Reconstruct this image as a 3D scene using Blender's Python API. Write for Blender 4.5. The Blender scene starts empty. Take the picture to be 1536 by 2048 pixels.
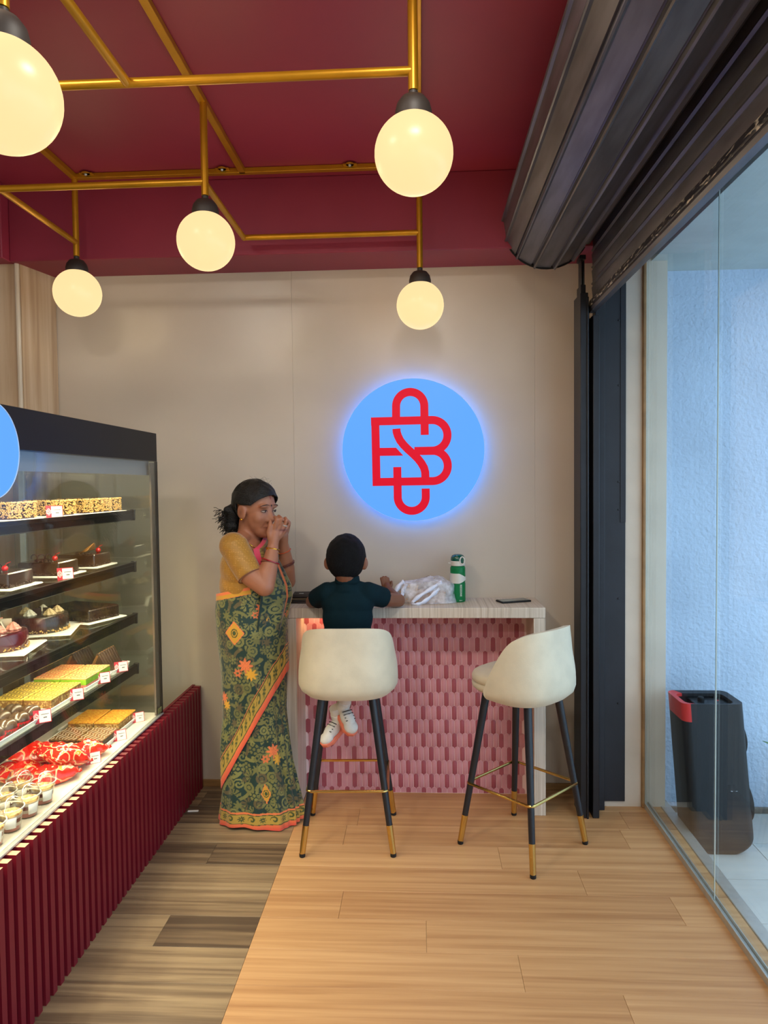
import bpy, math, random
import numpy as np
from mathutils import Vector, Matrix
random.seed(7)
rng = np.random.default_rng(7)
PI = math.pi
scene = bpy.context.scene
COL = scene.collection

# ------------------------------------------------------------------ camera
cam_d = bpy.data.cameras.new('camera'); cam = bpy.data.objects.new('camera', cam_d); COL.objects.link(cam)
cam_d.sensor_fit = 'VERTICAL'; cam_d.sensor_height = 36.0; cam_d.lens = 36.0 * 1420 / 2048
cam_d.clip_start = 0.02
_p, _y, _r = 0.0388145, 0.0523251, -0.0109854
_f = Vector((-math.sin(_y) * math.cos(_p), math.cos(_y) * math.cos(_p), -math.sin(_p)))
_rt = Vector((math.cos(_y), math.sin(_y), 0)); _up = _rt.cross(_f)
_r2 = math.cos(_r) * _rt + math.sin(_r) * _up; _u2 = -math.sin(_r) * _rt + math.cos(_r) * _up
cam.matrix_world = Matrix(((_r2.x, _u2.x, -_f.x, 0), (_r2.y, _u2.y, -_f.y, 0), (_r2.z, _u2.z, -_f.z, 1.55), (0, 0, 0, 1)))
scene.camera = cam

# ------------------------------------------------------------------ sky, exposure
world = bpy.data.worlds.new('world'); scene.world = world; world.use_nodes = True
_bg = world.node_tree.nodes['Background']
_bg.inputs[0].default_value = (0.58, 0.76, 1.0, 1); _bg.inputs[1].default_value = 3.0
vs = scene.view_settings
vs.view_transform = 'Standard'; vs.look = 'None'; vs.gamma = 1.0; vs.use_curve_mapping = False
vs.exposure = 0.08
FILL_W = 19.0        # each added ceiling fill lamp, out of view
GLOBE_W = 22.0        # each globe lamp
CASE_W = 11.0         # each light strip in the display case

# ------------------------------------------------------------------ helpers
def lin(c):
    c = c / 255.0
    return c / 12.92 if c <= 0.04045 else ((c + 0.055) / 1.055) ** 2.4
def rgb(r, g, b): return (lin(r), lin(g), lin(b))

class MB:
    def __init__(s): s.V = []; s.F = []; s.M = []
    def add(s, V, F, mi=0):
        o = len(s.V); s.V += [tuple(map(float, v)) for v in V]
        for f in F: s.F.append(tuple(i + o for i in f)); s.M.append(mi)
        return s
    def bx(s, x0, x1, y0, y1, z0, z1, mi=0):
        V = [(x0,y0,z0),(x1,y0,z0),(x1,y1,z0),(x0,y1,z0),(x0,y0,z1),(x1,y0,z1),(x1,y1,z1),(x0,y1,z1)]
        return s.add(V, [(0,3,2,1),(4,5,6,7),(0,1,5,4),(1,2,6,5),(2,3,7,6),(3,0,4,7)], mi)
    def box(s, c, d, mi=0, rot=None):
        b = MB().bx(-d[0]/2, d[0]/2, -d[1]/2, d[1]/2, -d[2]/2, d[2]/2)
        if rot: b.xf(rot)
        return s.add([Vector(v) + Vector(c) for v in b.V], b.F, mi)
    def cyl(s, p0, p1, r0, r1=None, n=16, mi=0, caps=True):
        r1 = r0 if r1 is None else r1
        p0 = Vector(p0); p1 = Vector(p1); d = (p1 - p0).normalized()
        a = d.orthogonal().normalized(); b = d.cross(a)
        V = []
        for p, r in ((p0, r0), (p1, r1)):
            for i in range(n):
                t = 2 * PI * i / n; V.append(p + (a * math.cos(t) + b * math.sin(t)) * r)
        F = [(i, (i + 1) % n, n + (i + 1) % n, n + i) for i in range(n)]
        if caps: F += [tuple(range(n - 1, -1, -1)), tuple(range(n, 2 * n))]
        return s.add(V, F, mi)
    def sph(s, c, r, n=16, m=10, axes=None, mi=0):
        if not hasattr(r, '__len__'): r = (r, r, r)
        ax = axes or (Vector((1,0,0)), Vector((0,1,0)), Vector((0,0,1)))
        c = Vector(c); V = [c - ax[2] * r[2]]
        for j in range(1, m):
            ph = -PI / 2 + PI * j / m
            for i in range(n):
                t = 2 * PI * i / n
                V.append(c + ax[0] * (r[0] * math.cos(ph) * math.cos(t)) + ax[1] * (r[1] * math.cos(ph) * math.sin(t)) + ax[2] * (r[2] * math.sin(ph)))
        V.append(c + ax[2] * r[2]); L = len(V) - 1
        F = [(0, 1 + (i + 1) % n, 1 + i) for i in range(n)]
        for j in range(m - 2):
            for i in range(n):
                a = 1 + j * n; F.append((a + i, a + (i + 1) % n, a + n + (i + 1) % n, a + n + i))
        a = 1 + (m - 2) * n
        F += [(a + i, a + (i + 1) % n, L) for i in range(n)]
        return s.add(V, F, mi)
    def lathe(s, prof, c=(0,0,0), n=32, mi=0, wob=None, caps=True):
        V = []; c = Vector(c)
        for r, z in prof:
            for i in range(n):
                t = 2 * PI * i / n; k = wob(t, r, z) if wob else 1
                V.append(c + Vector((r * k * math.cos(t), r * k * math.sin(t), z)))
        F = []
        for j in range(len(prof) - 1):
            for i in range(n):
                F.append((j*n+i, j*n+(i+1)%n, (j+1)*n+(i+1)%n, (j+1)*n+i))
        if prof[0] == prof[-1]: caps = False
        if caps and prof[0][0] > 1e-6: F.append(tuple(range(n - 1, -1, -1)))
        if caps and prof[-1][0] > 1e-6: F.append(tuple(range((len(prof)-1)*n, len(prof)*n)))
        return s.add(V, F, mi)
    def tube(s, path, r, n=8, mi=0, closed=False):
        P = [Vector(p) for p in path]; N = len(P)
        R = r if hasattr(r, '__len__') else [r] * N
        tang = []
        for i in range(N):
            if closed: d = P[(i+1) % N] - P[i-1]
            else: d = P[min(i+1, N-1)] - P[max(i-1, 0)]
            tang.append(d.normalized())
        a = tang[0].orthogonal().normalized(); V = []
        for i in range(N):
            a = (a - tang[i] * a.dot(tang[i])).normalized(); b = tang[i].cross(a)
            for k in range(n):
                t = 2 * PI * k / n; V.append(P[i] + (a * math.cos(t) + b * math.sin(t)) * R[i])
        F = []
        for i in range(N if closed else N - 1):
            j = (i + 1) % N
            for k in range(n): F.append((i*n+k, i*n+(k+1)%n, j*n+(k+1)%n, j*n+k))
        if not closed: F += [tuple(range(n-1,-1,-1)), tuple(range((N-1)*n, N*n))]
        return s.add(V, F, mi)
    def prism(s, poly, a0, a1, axis='y', mi=0):
        def pt(p, a):
            return {'y': (p[0], a, p[1]), 'z': (p[0], p[1], a), 'x': (a, p[0], p[1])}[axis]
        n = len(poly); V = [pt(p, a0) for p in poly] + [pt(p, a1) for p in poly]
        F = [tuple(range(n)), tuple(range(2*n-1, n-1, -1))] + [(i, n+i, n+(i+1)%n, (i+1)%n) for i in range(n)]
        return s.add(V, F, mi)
    def grid(s, rows, wrap=False, mi=0, flip=False):
        h = len(rows); w = len(rows[0]); V = [p for r in rows for p in r]; F = []
        for j in range(h - 1):
            for i in range(w if wrap else w - 1):
                q = (j*w+i, j*w+(i+1)%w, (j+1)*w+(i+1)%w, (j+1)*w+i)
                F.append(q[::-1] if flip else q)
        return s.add(V, F, mi)
    def limb(s, chain, n=14, m=8):
        for (p, r) in chain: s.sph(p, r, n, m)
        for (p, r), (q, t) in zip(chain, chain[1:]):
            if (Vector(p) - Vector(q)).length > 1e-5: s.cyl(p, q, r, t, n)
        return s
    def xf(s, M):
        s.V = [tuple(M @ Vector(v)) for v in s.V]; return s
    def move(s, d):
        s.V = [(v[0]+d[0], v[1]+d[1], v[2]+d[2]) for v in s.V]; return s
    def join(s, o, mi=0): return s.add(o.V, o.F, mi)
    def mesh(s, name):
        me = bpy.data.meshes.new(name); me.from_pydata(s.V, [], s.F)
        me.polygons.foreach_set('material_index', s.M); me.update(); return me

def finish(me, mats, smooth=35):
    for m in (mats if isinstance(mats, (list, tuple)) else [mats]):
        if m: me.materials.append(m)
    if smooth:
        me.polygons.foreach_set('use_smooth', [True] * len(me.polygons))
        if smooth < 180: me.set_sharp_from_angle(angle=math.radians(smooth))
def link(name, me, parent=None, loc=(0,0,0), rot=(0,0,0)):
    o = bpy.data.objects.new(name, me); COL.objects.link(o)
    o.location = loc; o.rotation_euler = rot
    if parent: o.parent = parent
    return o
def obj(name, mb, mats, parent=None, loc=(0,0,0), rot=(0,0,0), smooth=35, bevel=0, world=False, seg=2, sub=0, solid=0):
    if world and parent: mb.move(-Vector(parent.location))
    me = mb.mesh(name); finish(me, mats, smooth)
    o = link(name, me, parent, loc, rot)
    if solid:
        m = o.modifiers.new('solid', 'SOLIDIFY'); m.thickness = solid; m.offset = 0
    if bevel:
        m = o.modifiers.new('bevel', 'BEVEL'); m.width = bevel; m.segments = seg; m.limit_method = 'ANGLE'; m.angle_limit = math.radians(40)
    if sub:
        m = o.modifiers.new('sub', 'SUBSURF'); m.levels = sub; m.render_levels = sub
    return o
def tag(o, label=None, cat=None, group=None, kind=None):
    if label: o['label'] = label
    if cat: o['category'] = cat
    if group: o['group'] = group
    if kind: o['kind'] = kind
    return o
def thing(name, label, cat, loc=(0,0,0), rz=0, group=None):
    o = bpy.data.objects.new(name, None); COL.objects.link(o); o.empty_display_size = 0.05
    o.location = loc; o.rotation_euler = (0, 0, rz)
    return tag(o, label, cat, group)
def dup(root, loc, rz=None, label=None, rot=None):
    r = root.copy(); COL.objects.link(r); r.location = loc
    if rz is not None: r.rotation_euler = (0, 0, rz)
    if rot is not None: r.rotation_euler = rot
    if label: r['label'] = label
    for ch in list(root.children):
        c = ch.copy(); COL.objects.link(c); c.parent = r
        for g in list(ch.children):
            d = g.copy(); COL.objects.link(d); d.parent = c
    return r
def struct(name, mb, mats, parent=None, **k):
    o = obj(name, mb, mats, parent, **k)
    if not parent: o['kind'] = 'structure'
    return o
def remeshed(mb, voxel, smooth=6):
    me = mb.mesh('tmp'); o = link('tmp', me)
    m = o.modifiers.new('r', 'REMESH'); m.mode = 'VOXEL'; m.voxel_size = voxel
    if smooth:
        m = o.modifiers.new('s', 'SMOOTH'); m.factor = 0.5; m.iterations = smooth
    dg = bpy.context.evaluated_depsgraph_get()
    out = bpy.data.meshes.new_from_object(o.evaluated_get(dg))
    bpy.data.objects.remove(o); bpy.data.meshes.remove(me)
    return out
def shift_mesh(me, d):
    n = len(me.vertices); a = np.empty(n * 3); me.vertices.foreach_get('co', a)
    a = a.reshape(-1, 3) + np.array(d); me.vertices.foreach_set('co', a.ravel()); me.update(); return me
def verts_of(me):
    a = np.empty(len(me.vertices) * 3); me.vertices.foreach_get('co', a); return a.reshape(-1, 3)
def set_cols(me, cols):
    at = me.color_attributes.new('Col', 'FLOAT_COLOR', 'POINT')
    c = np.ones((len(me.vertices), 4)); c[:, :3] = cols
    at.data.foreach_set('color', c.ravel().astype(np.float32))

# ------------------------------------------------------------------ materials
def node_mat(name):
    m = bpy.data.materials.new(name); m.use_nodes = True; nt = m.node_tree
    return m, nt, nt.nodes['Principled BSDF']
def mat(name, col, rough=0.5, metal=0.0, var=0.0, vscale=8.0, stretch=(1,1,1), bump=0.0, bscale=40.0, col2=None, ramp=(0.35, 0.65), spec=0.5, coat=0.0, sheen=0.0, detail=4.0, sss=0.0, aniso=0, distort=0.0):
    m, nt, b = node_mat(name); N = nt.nodes; Lk = nt.links
    b.inputs['Roughness'].default_value = rough; b.inputs['Metallic'].default_value = metal
    b.inputs['Specular IOR Level'].default_value = spec
    if coat: b.inputs['Coat Weight'].default_value = coat; b.inputs['Coat Roughness'].default_value = 0.1
    if sheen: b.inputs['Sheen Weight'].default_value = sheen
    if sss:
        b.inputs['Subsurface Weight'].default_value = sss; b.inputs['Subsurface Radius'].default_value = (0.012, 0.006, 0.003); b.inputs['Subsurface Scale'].default_value = 0.5
    b.inputs['Base Color'].default_value = (*col, 1)
    if var or col2 or bump:
        tc = N.new('ShaderNodeTexCoord'); mp = N.new('ShaderNodeMapping'); mp.inputs['Scale'].default_value = stretch
        Lk.new(tc.outputs['Object'], mp.inputs['Vector'])
    if var or col2:
        nz = N.new('ShaderNodeTexNoise'); nz.inputs['Scale'].default_value = vscale; nz.inputs['Detail'].default_value = detail
        nz.inputs['Distortion'].default_value = distort
        Lk.new(mp.outputs[0], nz.inputs['Vector'])
        rp = N.new('ShaderNodeValToRGB'); rp.color_ramp.elements[0].position = ramp[0]; rp.color_ramp.elements[1].position = ramp[1]
        c2 = col2 or tuple(min(1, c * (1 + var)) for c in col); c1 = col if col2 else tuple(c * (1 - var) for c in col)
        rp.color_ramp.elements[0].color = (*c1, 1); rp.color_ramp.elements[1].color = (*c2, 1)
        Lk.new(nz.outputs[0], rp.inputs[0]); Lk.new(rp.outputs[0], b.inputs['Base Color'])
    if bump:
        n2 = N.new('ShaderNodeTexNoise'); n2.inputs['Scale'].default_value = bscale; n2.inputs['Detail'].default_value = 5
        Lk.new(mp.outputs[0], n2.inputs['Vector'])
        bp = N.new('ShaderNodeBump'); bp.inputs['Strength'].default_value = bump; bp.inputs['Distance'].default_value = 0.01
        Lk.new(n2.outputs[0], bp.inputs['Height']); Lk.new(bp.outputs[0], b.inputs['Normal'])
    return m
def emit(name, col, strength, rough=0.3, base=0.3):
    m, nt, b = node_mat(name)
    b.inputs['Base Color'].default_value = (*[min(.8, c) * base for c in col], 1); b.inputs['Roughness'].default_value = rough
    b.inputs['Specular IOR Level'].default_value = 0.25
    b.inputs['Emission Color'].default_value = (*col, 1); b.inputs['Emission Strength'].default_value = strength
    return m
def glass(name, tint=(0.95, 0.98, 0.97), refl=1.0, rough=0.0, ior=1.45):
    m = bpy.data.materials.new(name); m.use_nodes = True; nt = m.node_tree; N = nt.nodes
    for n in list(N): N.remove(n)
    out = N.new('ShaderNodeOutputMaterial'); mx = N.new('ShaderNodeMixShader'); tr = N.new('ShaderNodeBsdfTransparent'); gl = N.new('ShaderNodeBsdfGlossy')
    fr = N.new('ShaderNodeFresnel'); fr.inputs[0].default_value = ior
    ge = N.new('ShaderNodeNewGeometry'); mi = N.new('ShaderNodeMath'); mi.operation = 'MULTIPLY_ADD'; mi.inputs[1].default_value = 1 / ior - ior; mi.inputs[2].default_value = ior
    nt.links.new(ge.outputs['Backfacing'], mi.inputs[0]); nt.links.new(mi.outputs[0], fr.inputs[0])
    gl.inputs['Roughness'].default_value = rough; tr.inputs[0].default_value = (*tint, 1)
    ml = N.new('ShaderNodeMath'); ml.operation = 'MULTIPLY'; ml.inputs[1].default_value = refl
    nt.links.new(fr.outputs[0], ml.inputs[0]); nt.links.new(ml.outputs[0], mx.inputs[0])
    nt.links.new(tr.outputs[0], mx.inputs[1]); nt.links.new(gl.outputs[0], mx.inputs[2]); nt.links.new(mx.outputs[0], out.inputs[0])
    return m
def attr_mat(name, rough=0.6, sheen=0.0, spec=0.4, sss=0.0, bump=0.0, bscale=300):
    m, nt, b = node_mat(name); a = nt.nodes.new('ShaderNodeAttribute'); a.attribute_name = 'Col'
    nt.links.new(a.outputs['Color'], b.inputs['Base Color'])
    b.inputs['Roughness'].default_value = rough; b.inputs['Sheen Weight'].default_value = sheen; b.inputs['Specular IOR Level'].default_value = spec
    if sss:
        b.inputs['Subsurface Weight'].default_value = sss; b.inputs['Subsurface Radius'].default_value = (0.012, 0.005, 0.003); b.inputs['Subsurface Scale'].default_value = 0.5
    if bump:
        N = nt.nodes; tc = N.new('ShaderNodeTexCoord'); n2 = N.new('ShaderNodeTexNoise'); n2.inputs['Scale'].default_value = bscale
        nt.links.new(tc.outputs['Object'], n2.inputs['Vector']); bp = N.new('ShaderNodeBump'); bp.inputs['Strength'].default_value = bump; bp.inputs['Distance'].default_value = 0.004
        nt.links.new(n2.outputs[0], bp.inputs['Height']); nt.links.new(bp.outputs[0], b.inputs['Normal'])
    return m
def wood(name, cols, grain=(2.2, 30, 30), rough=0.42, axis=0, rnd=0.18, wave=0.35, spec=0.4):
    """plank timber: long grain along one axis, every board (object) with its own tone and figure"""
    m, nt, b = node_mat(name); N = nt.nodes; Lk = nt.links
    tc = N.new('ShaderNodeTexCoord'); oi = N.new('ShaderNodeObjectInfo'); ad = N.new('ShaderNodeVectorMath'); ad.operation = 'ADD'
    sc = N.new('ShaderNodeVectorMath'); sc.operation = 'SCALE'; cb = N.new('ShaderNodeCombineXYZ')
    for i in range(3): Lk.new(oi.outputs['Random'], cb.inputs[i])
    Lk.new(cb.outputs[0], sc.inputs[0]); sc.inputs['Scale'].default_value = 37.0
    Lk.new(tc.outputs['Object'], ad.inputs[0]); Lk.new(sc.outputs[0], ad.inputs[1])
    mp = N.new('ShaderNodeMapping'); mp.inputs['Scale'].default_value = grain; Lk.new(ad.outputs[0], mp.inputs['Vector'])
    nz = N.new('ShaderNodeTexNoise'); nz.inputs['Scale'].default_value = 1.0; nz.inputs['Detail'].default_value = 7; nz.inputs['Roughness'].default_value = 0.62; nz.inputs['Distortion'].default_value = 0.6
    Lk.new(mp.outputs[0], nz.inputs['Vector'])
    mp2 = N.new('ShaderNodeMapping'); mp2.inputs['Scale'].default_value = tuple(g * 0.28 for g in grain); Lk.new(ad.outputs[0], mp2.inputs['Vector'])
    n2 = N.new('ShaderNodeTexNoise'); n2.inputs['Scale'].default_value = 1.0; n2.inputs['Detail'].default_value = 2; Lk.new(mp2.outputs[0], n2.inputs['Vector'])
    ml = N.new('ShaderNodeMath'); ml.operation = 'MULTIPLY'; ml.inputs[1].default_value = 26.0; Lk.new(n2.outputs[0], ml.inputs[0])
    sn = N.new('ShaderNodeMath'); sn.operation = 'SINE'; Lk.new(ml.outputs[0], sn.inputs[0])
    mr = N.new('ShaderNodeMath'); mr.operation = 'MULTIPLY_ADD'; mr.inputs[1].default_value = 0.5 * wave; Lk.new(sn.outputs[0], mr.inputs[0]); Lk.new(nz.outputs[0], mr.inputs[2])
    ra = N.new('ShaderNodeMath'); ra.operation = 'MULTIPLY_ADD'; ra.inputs[1].default_value = rnd; Lk.new(oi.outputs['Random'], ra.inputs[0]); Lk.new(mr.outputs[0], ra.inputs[2])
    sb = N.new('ShaderNodeMath'); sb.operation = 'SUBTRACT'; sb.inputs[1].default_value = rnd / 2; Lk.new(ra.outputs[0], sb.inputs[0])
    rp = N.new('ShaderNodeValToRGB'); e = rp.color_ramp.elements
    e[0].position = 0.22; e[0].color = (*cols[0], 1); e[1].position = 0.78; e[1].color = (*cols[-1], 1)
    for i, c in enumerate(cols[1:-1]):
        k = e.new(0.22 + 0.56 * (i + 1) / (len(cols) - 1)); k.color = (*c, 1)
    Lk.new(sb.outputs[0], rp.inputs[0]); Lk.new(rp.outputs[0], b.inputs['Base Color'])
    b.inputs['Roughness'].default_value = rough; b.inputs['Specular IOR Level'].default_value = spec
    bp = N.new('ShaderNodeBump'); bp.inputs['Strength'].default_value = 0.08; bp.inputs['Distance'].default_value = 0.004
    Lk.new(nz.outputs[0], bp.inputs['Height']); Lk.new(bp.outputs[0], b.inputs['Normal'])
    return m

M = {}
M['oak'] = wood('oak', [rgb(168,122,80), rgb(190,145,98), rgb(206,162,114)], (1.2, 42, 42), rnd=0.28, wave=0.14)
M['walnut'] = wood('walnut', [rgb(82,66,52), rgb(118,97,74), rgb(152,129,98)], (1.3, 40, 40), rnd=0.34, wave=0.22)
M['ash'] = wood('ash_laminate', [rgb(158,140,120), rgb(204,190,172), rgb(226,216,204)], (110, 1.4, 2.5), rnd=0.0, wave=0.05, rough=0.4)
M['ash_v'] = wood('ash_laminate_upright', [rgb(158,140,120), rgb(204,190,172), rgb(226,216,204)], (90, 90, 1.6), rnd=0.0, wave=0.05, rough=0.4)
M['panel_wood'] = wood('panel_wood', [rgb(160,128,96), rgb(190,160,126), rgb(206,180,148)], (26, 26, 1.0), rnd=0.25, wave=0.3, rough=0.5)
M['wall'] = mat('wall_laminate', rgb(196,182,164), 0.30, var=0.03, vscale=3, bump=0.012, bscale=60)
M['seam'] = mat('seam', rgb(196,182,164), 0.6)
M['maroon'] = mat('maroon_paint', rgb(142,42,62), 0.5, var=0.05, vscale=2.5, bump=0.03, bscale=6)
M['slat_red'] = mat('slat_red', rgb(114,14,30), 0.48, var=0.04, vscale=6)
M['slat_peach'] = mat('peach_top', rgb(232,178,140), 0.7)  # peach tone for the near slat tops and their edging
M['black_case'] = mat('case_black', rgb(24,22,22), 0.4, var=0.05, spec=0.2)
M['black_metal'] = mat('black_metal', rgb(28,30,36), 0.42, metal=0.2, var=0.15, vscale=10, bump=0.02, bscale=25)
M['black_paint'] = mat('black_paint', rgb(30,34,42), 0.55, var=0.15, vscale=7, bump=0.08, bscale=30)
M['shutter'] = mat('shutter_steel', rgb(98,96,102), 0.40, metal=0.6, var=0.22, vscale=5, stretch=(6, 0.8, 6), bump=0.02, bscale=8)
M['shutter_rib'] = mat('shutter_rib', rgb(96,92,90), 0.35, metal=0.8, var=0.3, vscale=14, stretch=(1, 1, 1))
M['worn'] = mat('worn_edge', rgb(30,30,36), 0.5, col2=rgb(190,180,165), vscale=24, ramp=(0.55, 0.62), stretch=(4, 1, 4))
M['gold'] = mat('gold_paint', rgb(196,140,26), 0.36, metal=0.6, var=0.08, vscale=9)
M['brass'] = mat('brass', rgb(208,176,104), 0.17, metal=1.0)
M['cap'] = mat('lamp_cap', rgb(52,44,38), 0.55)
M['globe'] = emit('globe_glass', (1.0, 0.74, 0.36), 1.0, base=0.08)
M['cream'] = mat('cream_leather', rgb(208,197,170), 0.55, var=0.05, vscale=14, bump=0.05, bscale=220, sheen=0.2)
M['leg_black'] = mat('leg_black', rgb(26,28,34), 0.38)
M['rubber'] = mat('rubber', rgb(14,14,15), 0.7)
M['tile_light'] = mat('tile_light', rgb(208,144,152), 0.36, var=0.06, vscale=20)
M['tile_dark'] = mat('tile_dark', rgb(166,82,94), 0.36, var=0.06, vscale=20)
M['grout'] = mat('grout', rgb(246,216,216), 0.8)
M['glass'] = glass('window_glass', (0.93, 0.975, 0.975), 1.0)
M['case_glass'] = glass('case_glass', (0.955, 0.975, 0.95), 0.9)
M['shelf_glass'] = glass('shelf_glass', (0.90, 0.96, 0.92), 1.0)
M['glass_edge'] = mat('glass_edge', rgb(150,190,180), 0.15, spec=0.8)
M['steel'] = mat('brushed_steel', rgb(190,192,186), 0.35, metal=0.45, var=0.06, vscale=30)
M['blue_wall'] = mat('blue_plaster', rgb(196,214,236), 0.85, var=0.05, vscale=3, bump=0.9, bscale=48)
M['pillar'] = mat('pillar_paint', rgb(204,194,178), 0.6, var=0.05, vscale=5, bump=0.05, bscale=14)
M['soffit'] = mat('soffit_paint', rgb(196,206,204), 0.8, var=0.05)
M['out_tile'] = mat('outdoor_tile', rgb(206,208,202), 0.4, var=0.06, vscale=5)
M['concrete'] = mat('concrete', rgb(120,112,102), 0.9, var=0.3, vscale=20, bump=0.3)
M['white'] = mat('white_plastic', rgb(232,230,224), 0.35)
M['paper'] = mat('white_paper', rgb(238,234,226), 0.7)
M['tag_red'] = mat('tag_red', rgb(196,30,52), 0.5)
M['ink'] = mat('grey_ink', rgb(90,86,88), 0.7)
M['sign_blue'] = emit('sign_face', (0.115, 0.385, 1.0), 0.97, base=0.05)
M['sign_glow'] = emit('sign_led', (0.05, 0.24, 1.0), 13.0)
M['sign_rim'] = mat('sign_rim', rgb(200,225,250), 0.2)
M['sign_red'] = emit('sign_red', (0.66, 0.0, 0.018), 0.9, rough=.4, base=.25)
M['led'] = emit('led_strip', (1.0, 0.86, 0.58), 6.0)
M['led_warm'] = emit('led_warm', (1.0, 0.62, 0.28), 6.0)
M['fill_face'] = emit('fill_lamp_face', (1.0, 0.93, 0.82), 6.0)  # glowing face of the added fill lamps

# ================================================================== THE SETTING
YW = 3.57          # back wall
ZC = 2.97          # ceiling
ZB = 2.62          # underside of the beam
# ---- floor: slab and planks
floor = struct('floor', MB().bx(-2.7, 1.13, -2.5, YW, -0.16, -0.009), mat('screed', rgb(110,96,80), 0.9))
PITCH = 0.1735; Y0 = 3.163
plank_meshes = {}
def plank(x0, x1, y0, y1, m):
    k = (round(x1 - x0, 3), round(y1 - y0, 3), m)
    if k not in plank_meshes:
        hx = (x1 - x0) / 2 - 0.0004; hy = (y1 - y0) / 2 - 0.0004
        b = MB(); t = 0.0007
        V = [(-hx,-hy,-.009),(hx,-hy,-.009),(hx,hy,-.009),(-hx,hy,-.009),(-hx,-hy,-t),(hx,-hy,-t),(hx,hy,-t),(-hx,hy,-t),(-hx+t,-hy+t,0),(hx-t,-hy+t,0),(hx-t,hy-t,0),(-hx+t,hy-t,0)]
        b.add(V, [(0,1,5,4),(1,2,6,5),(2,3,7,6),(3,0,4,7),(4,5,9,8),(5,6,10,9),(6,7,11,10),(7,4,8,11),(8,9,10,11)])
        me = b.mesh('plank'); finish(me, M[m], 0); plank_meshes[k] = me
    return link('plank', plank_meshes[k], floor, ((x0 + x1) / 2, (y0 + y1) / 2, 0))
XS = -0.59
light_joint = {0: 0.916, 1: -0.35, 2: 0.313, 3: 0.61, 4: 0.911, 5: 0.005, 6: 0.304, 7: 0.596}
dark_joint = {0: -1.6, 1: -1.4, 2: -0.896, 3: -1.5, 4: -1.75, 5: -0.919, 6: -1.55}
for r in range(-2, 31):
    y1 = Y0 - PITCH * (r - 1); y0 = y1 - PITCH
    if y0 >= YW: continue
    y1 = min(y1, YW)
    if y1 - y0 < 0.01 or y0 < -2.3: continue
    for m, xa, xb, js in (('oak', XS, 1.127, light_joint), ('walnut', -2.68, XS, dark_joint)):
        j = js.get(r, random.uniform(xa + .25, xb - .25)); xs = [xa]
        k = j
        while k - 1.22 > xa + 0.05: k -= 1.22
        while k < xb - 0.05:
            if k > xa + 0.05: xs.append(k)
            k += 1.22
        xs.append(xb)
        for a, b in zip(xs, xs[1:]): plank(a, b, y0, y1, m)
# ---- walls
wall_back = struct('wall_back', MB().bx(-1.95, 0.86, YW + 0.006, YW + 0.16, 0, ZC), M['seam'])
for a, b in ((-1.86, -0.6393), (-0.6387, 0.5665), (0.5670, 0.855)):
    obj('wall_panel', MB().bx(a, b, YW, YW + 0.007, 0.03, ZB + .02), M['wall'], wall_back)
struct('baseboard_back', MB().bx(-1.86, -0.655, YW - 0.012, YW, 0, 0.035).bx(0.58, 0.855, YW - 0.012, YW, 0, 0.035), mat('baseboard', rgb(150,112,66), 0.5, var=.15, vscale=12, stretch=(1, 10, 10)), bevel=0.002)
wl = struct('wall_left', MB().bx(-2.72, -2.6, -2.5, YW + .16, 0, ZC), M['wall'])
# wood clad pier in the corner: slanted return and a front board
pier = struct('wall_corner', MB().prism([(-2.6, 3.345), (-1.925, 3.345), (-1.87, YW + .1), (-2.6, YW + .1)], 0, ZC, 'z'), M['seam'])
def upright_board(p, q, z0, z1, th=0.01):
    p = Vector((*p, 0)); q = Vector((*q, 0)); d = (q - p).normalized(); n = Vector((d.y, -d.x, 0))
    a = p + n * th; b = q + n * th
    return MB().prism([(p.x, p.y), (q.x, q.y), (b.x, b.y), (a.x, a.y)], z0, z1, 'z')
for p, q in (((-1.912, 3.343), (-1.858, 3.567)), ((-2.27, 3.344), (-1.928, 3.344)), ((-2.6, 3.344), (-2.274, 3.344))):
    obj('wood_panel', upright_board(p, q, 0.0, ZB), M['panel_wood'], pier)
obj('corner_trim', MB().cyl((-1.916, 3.334, 0), (-1.916, 3.334, ZB), 0.011, n=10), mat('pale_trim', rgb(206,190,166), .5), pier)
struct('wall_front', MB().bx(-2.7, 1.06, -2.62, -2.5, 0, ZC), M['wall'])
# ---- ceiling and beam
struct('ceiling', MB().bx(-2.72, 1.06, -2.62, YW + .16, ZC, ZC + 0.12), M['maroon'])
struct('trim_1', MB().bx(-1.93, 1.06, 3.30, YW, ZB, ZC).bx(-2.6, -1.93, 3.24, YW, ZB, ZC), M['maroon'], bevel=0.004)
# ---- right side: pier between shutter and glass, lintel
wr = struct('wall_right', MB().bx(0.856, 1.148, 3.39, YW + .16, -0.1, 2.60), M['pillar'])
struct('trim_2', MB().bx(1.02, 1.14, -2.5, 3.42, 2.84, ZC), M['pillar'])
bp_ = struct('trim_3', MB().bx(0.853, 0.957, 3.381, 3.392, 0.028, 2.6), M['black_paint'], bevel=0.002)
obj('joint_strip', MB().bx(0.932, 0.957, 3.378, 3.383, 1.36, 2.6), M['black_paint'], bp_, bevel=.001)
for z in (0.5, 1.0, 1.42, 1.55, 2.0, 2.3):
    obj('screw', MB().lathe([(0, 0), (.005, 0), (.004, .003), (0, .004)], n=10).xf(Matrix.Rotation(PI/2, 4, 'X')).move((0.924, 3.381, z)), M['black_metal'], bp_)
struct('trim_4', MB().bx(1.034, 1.049, 3.372, 3.392, 0, 2.57), mat('sealant', rgb(150,118,78), .6, var=.2, vscale=12), bevel=0.004)
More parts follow.
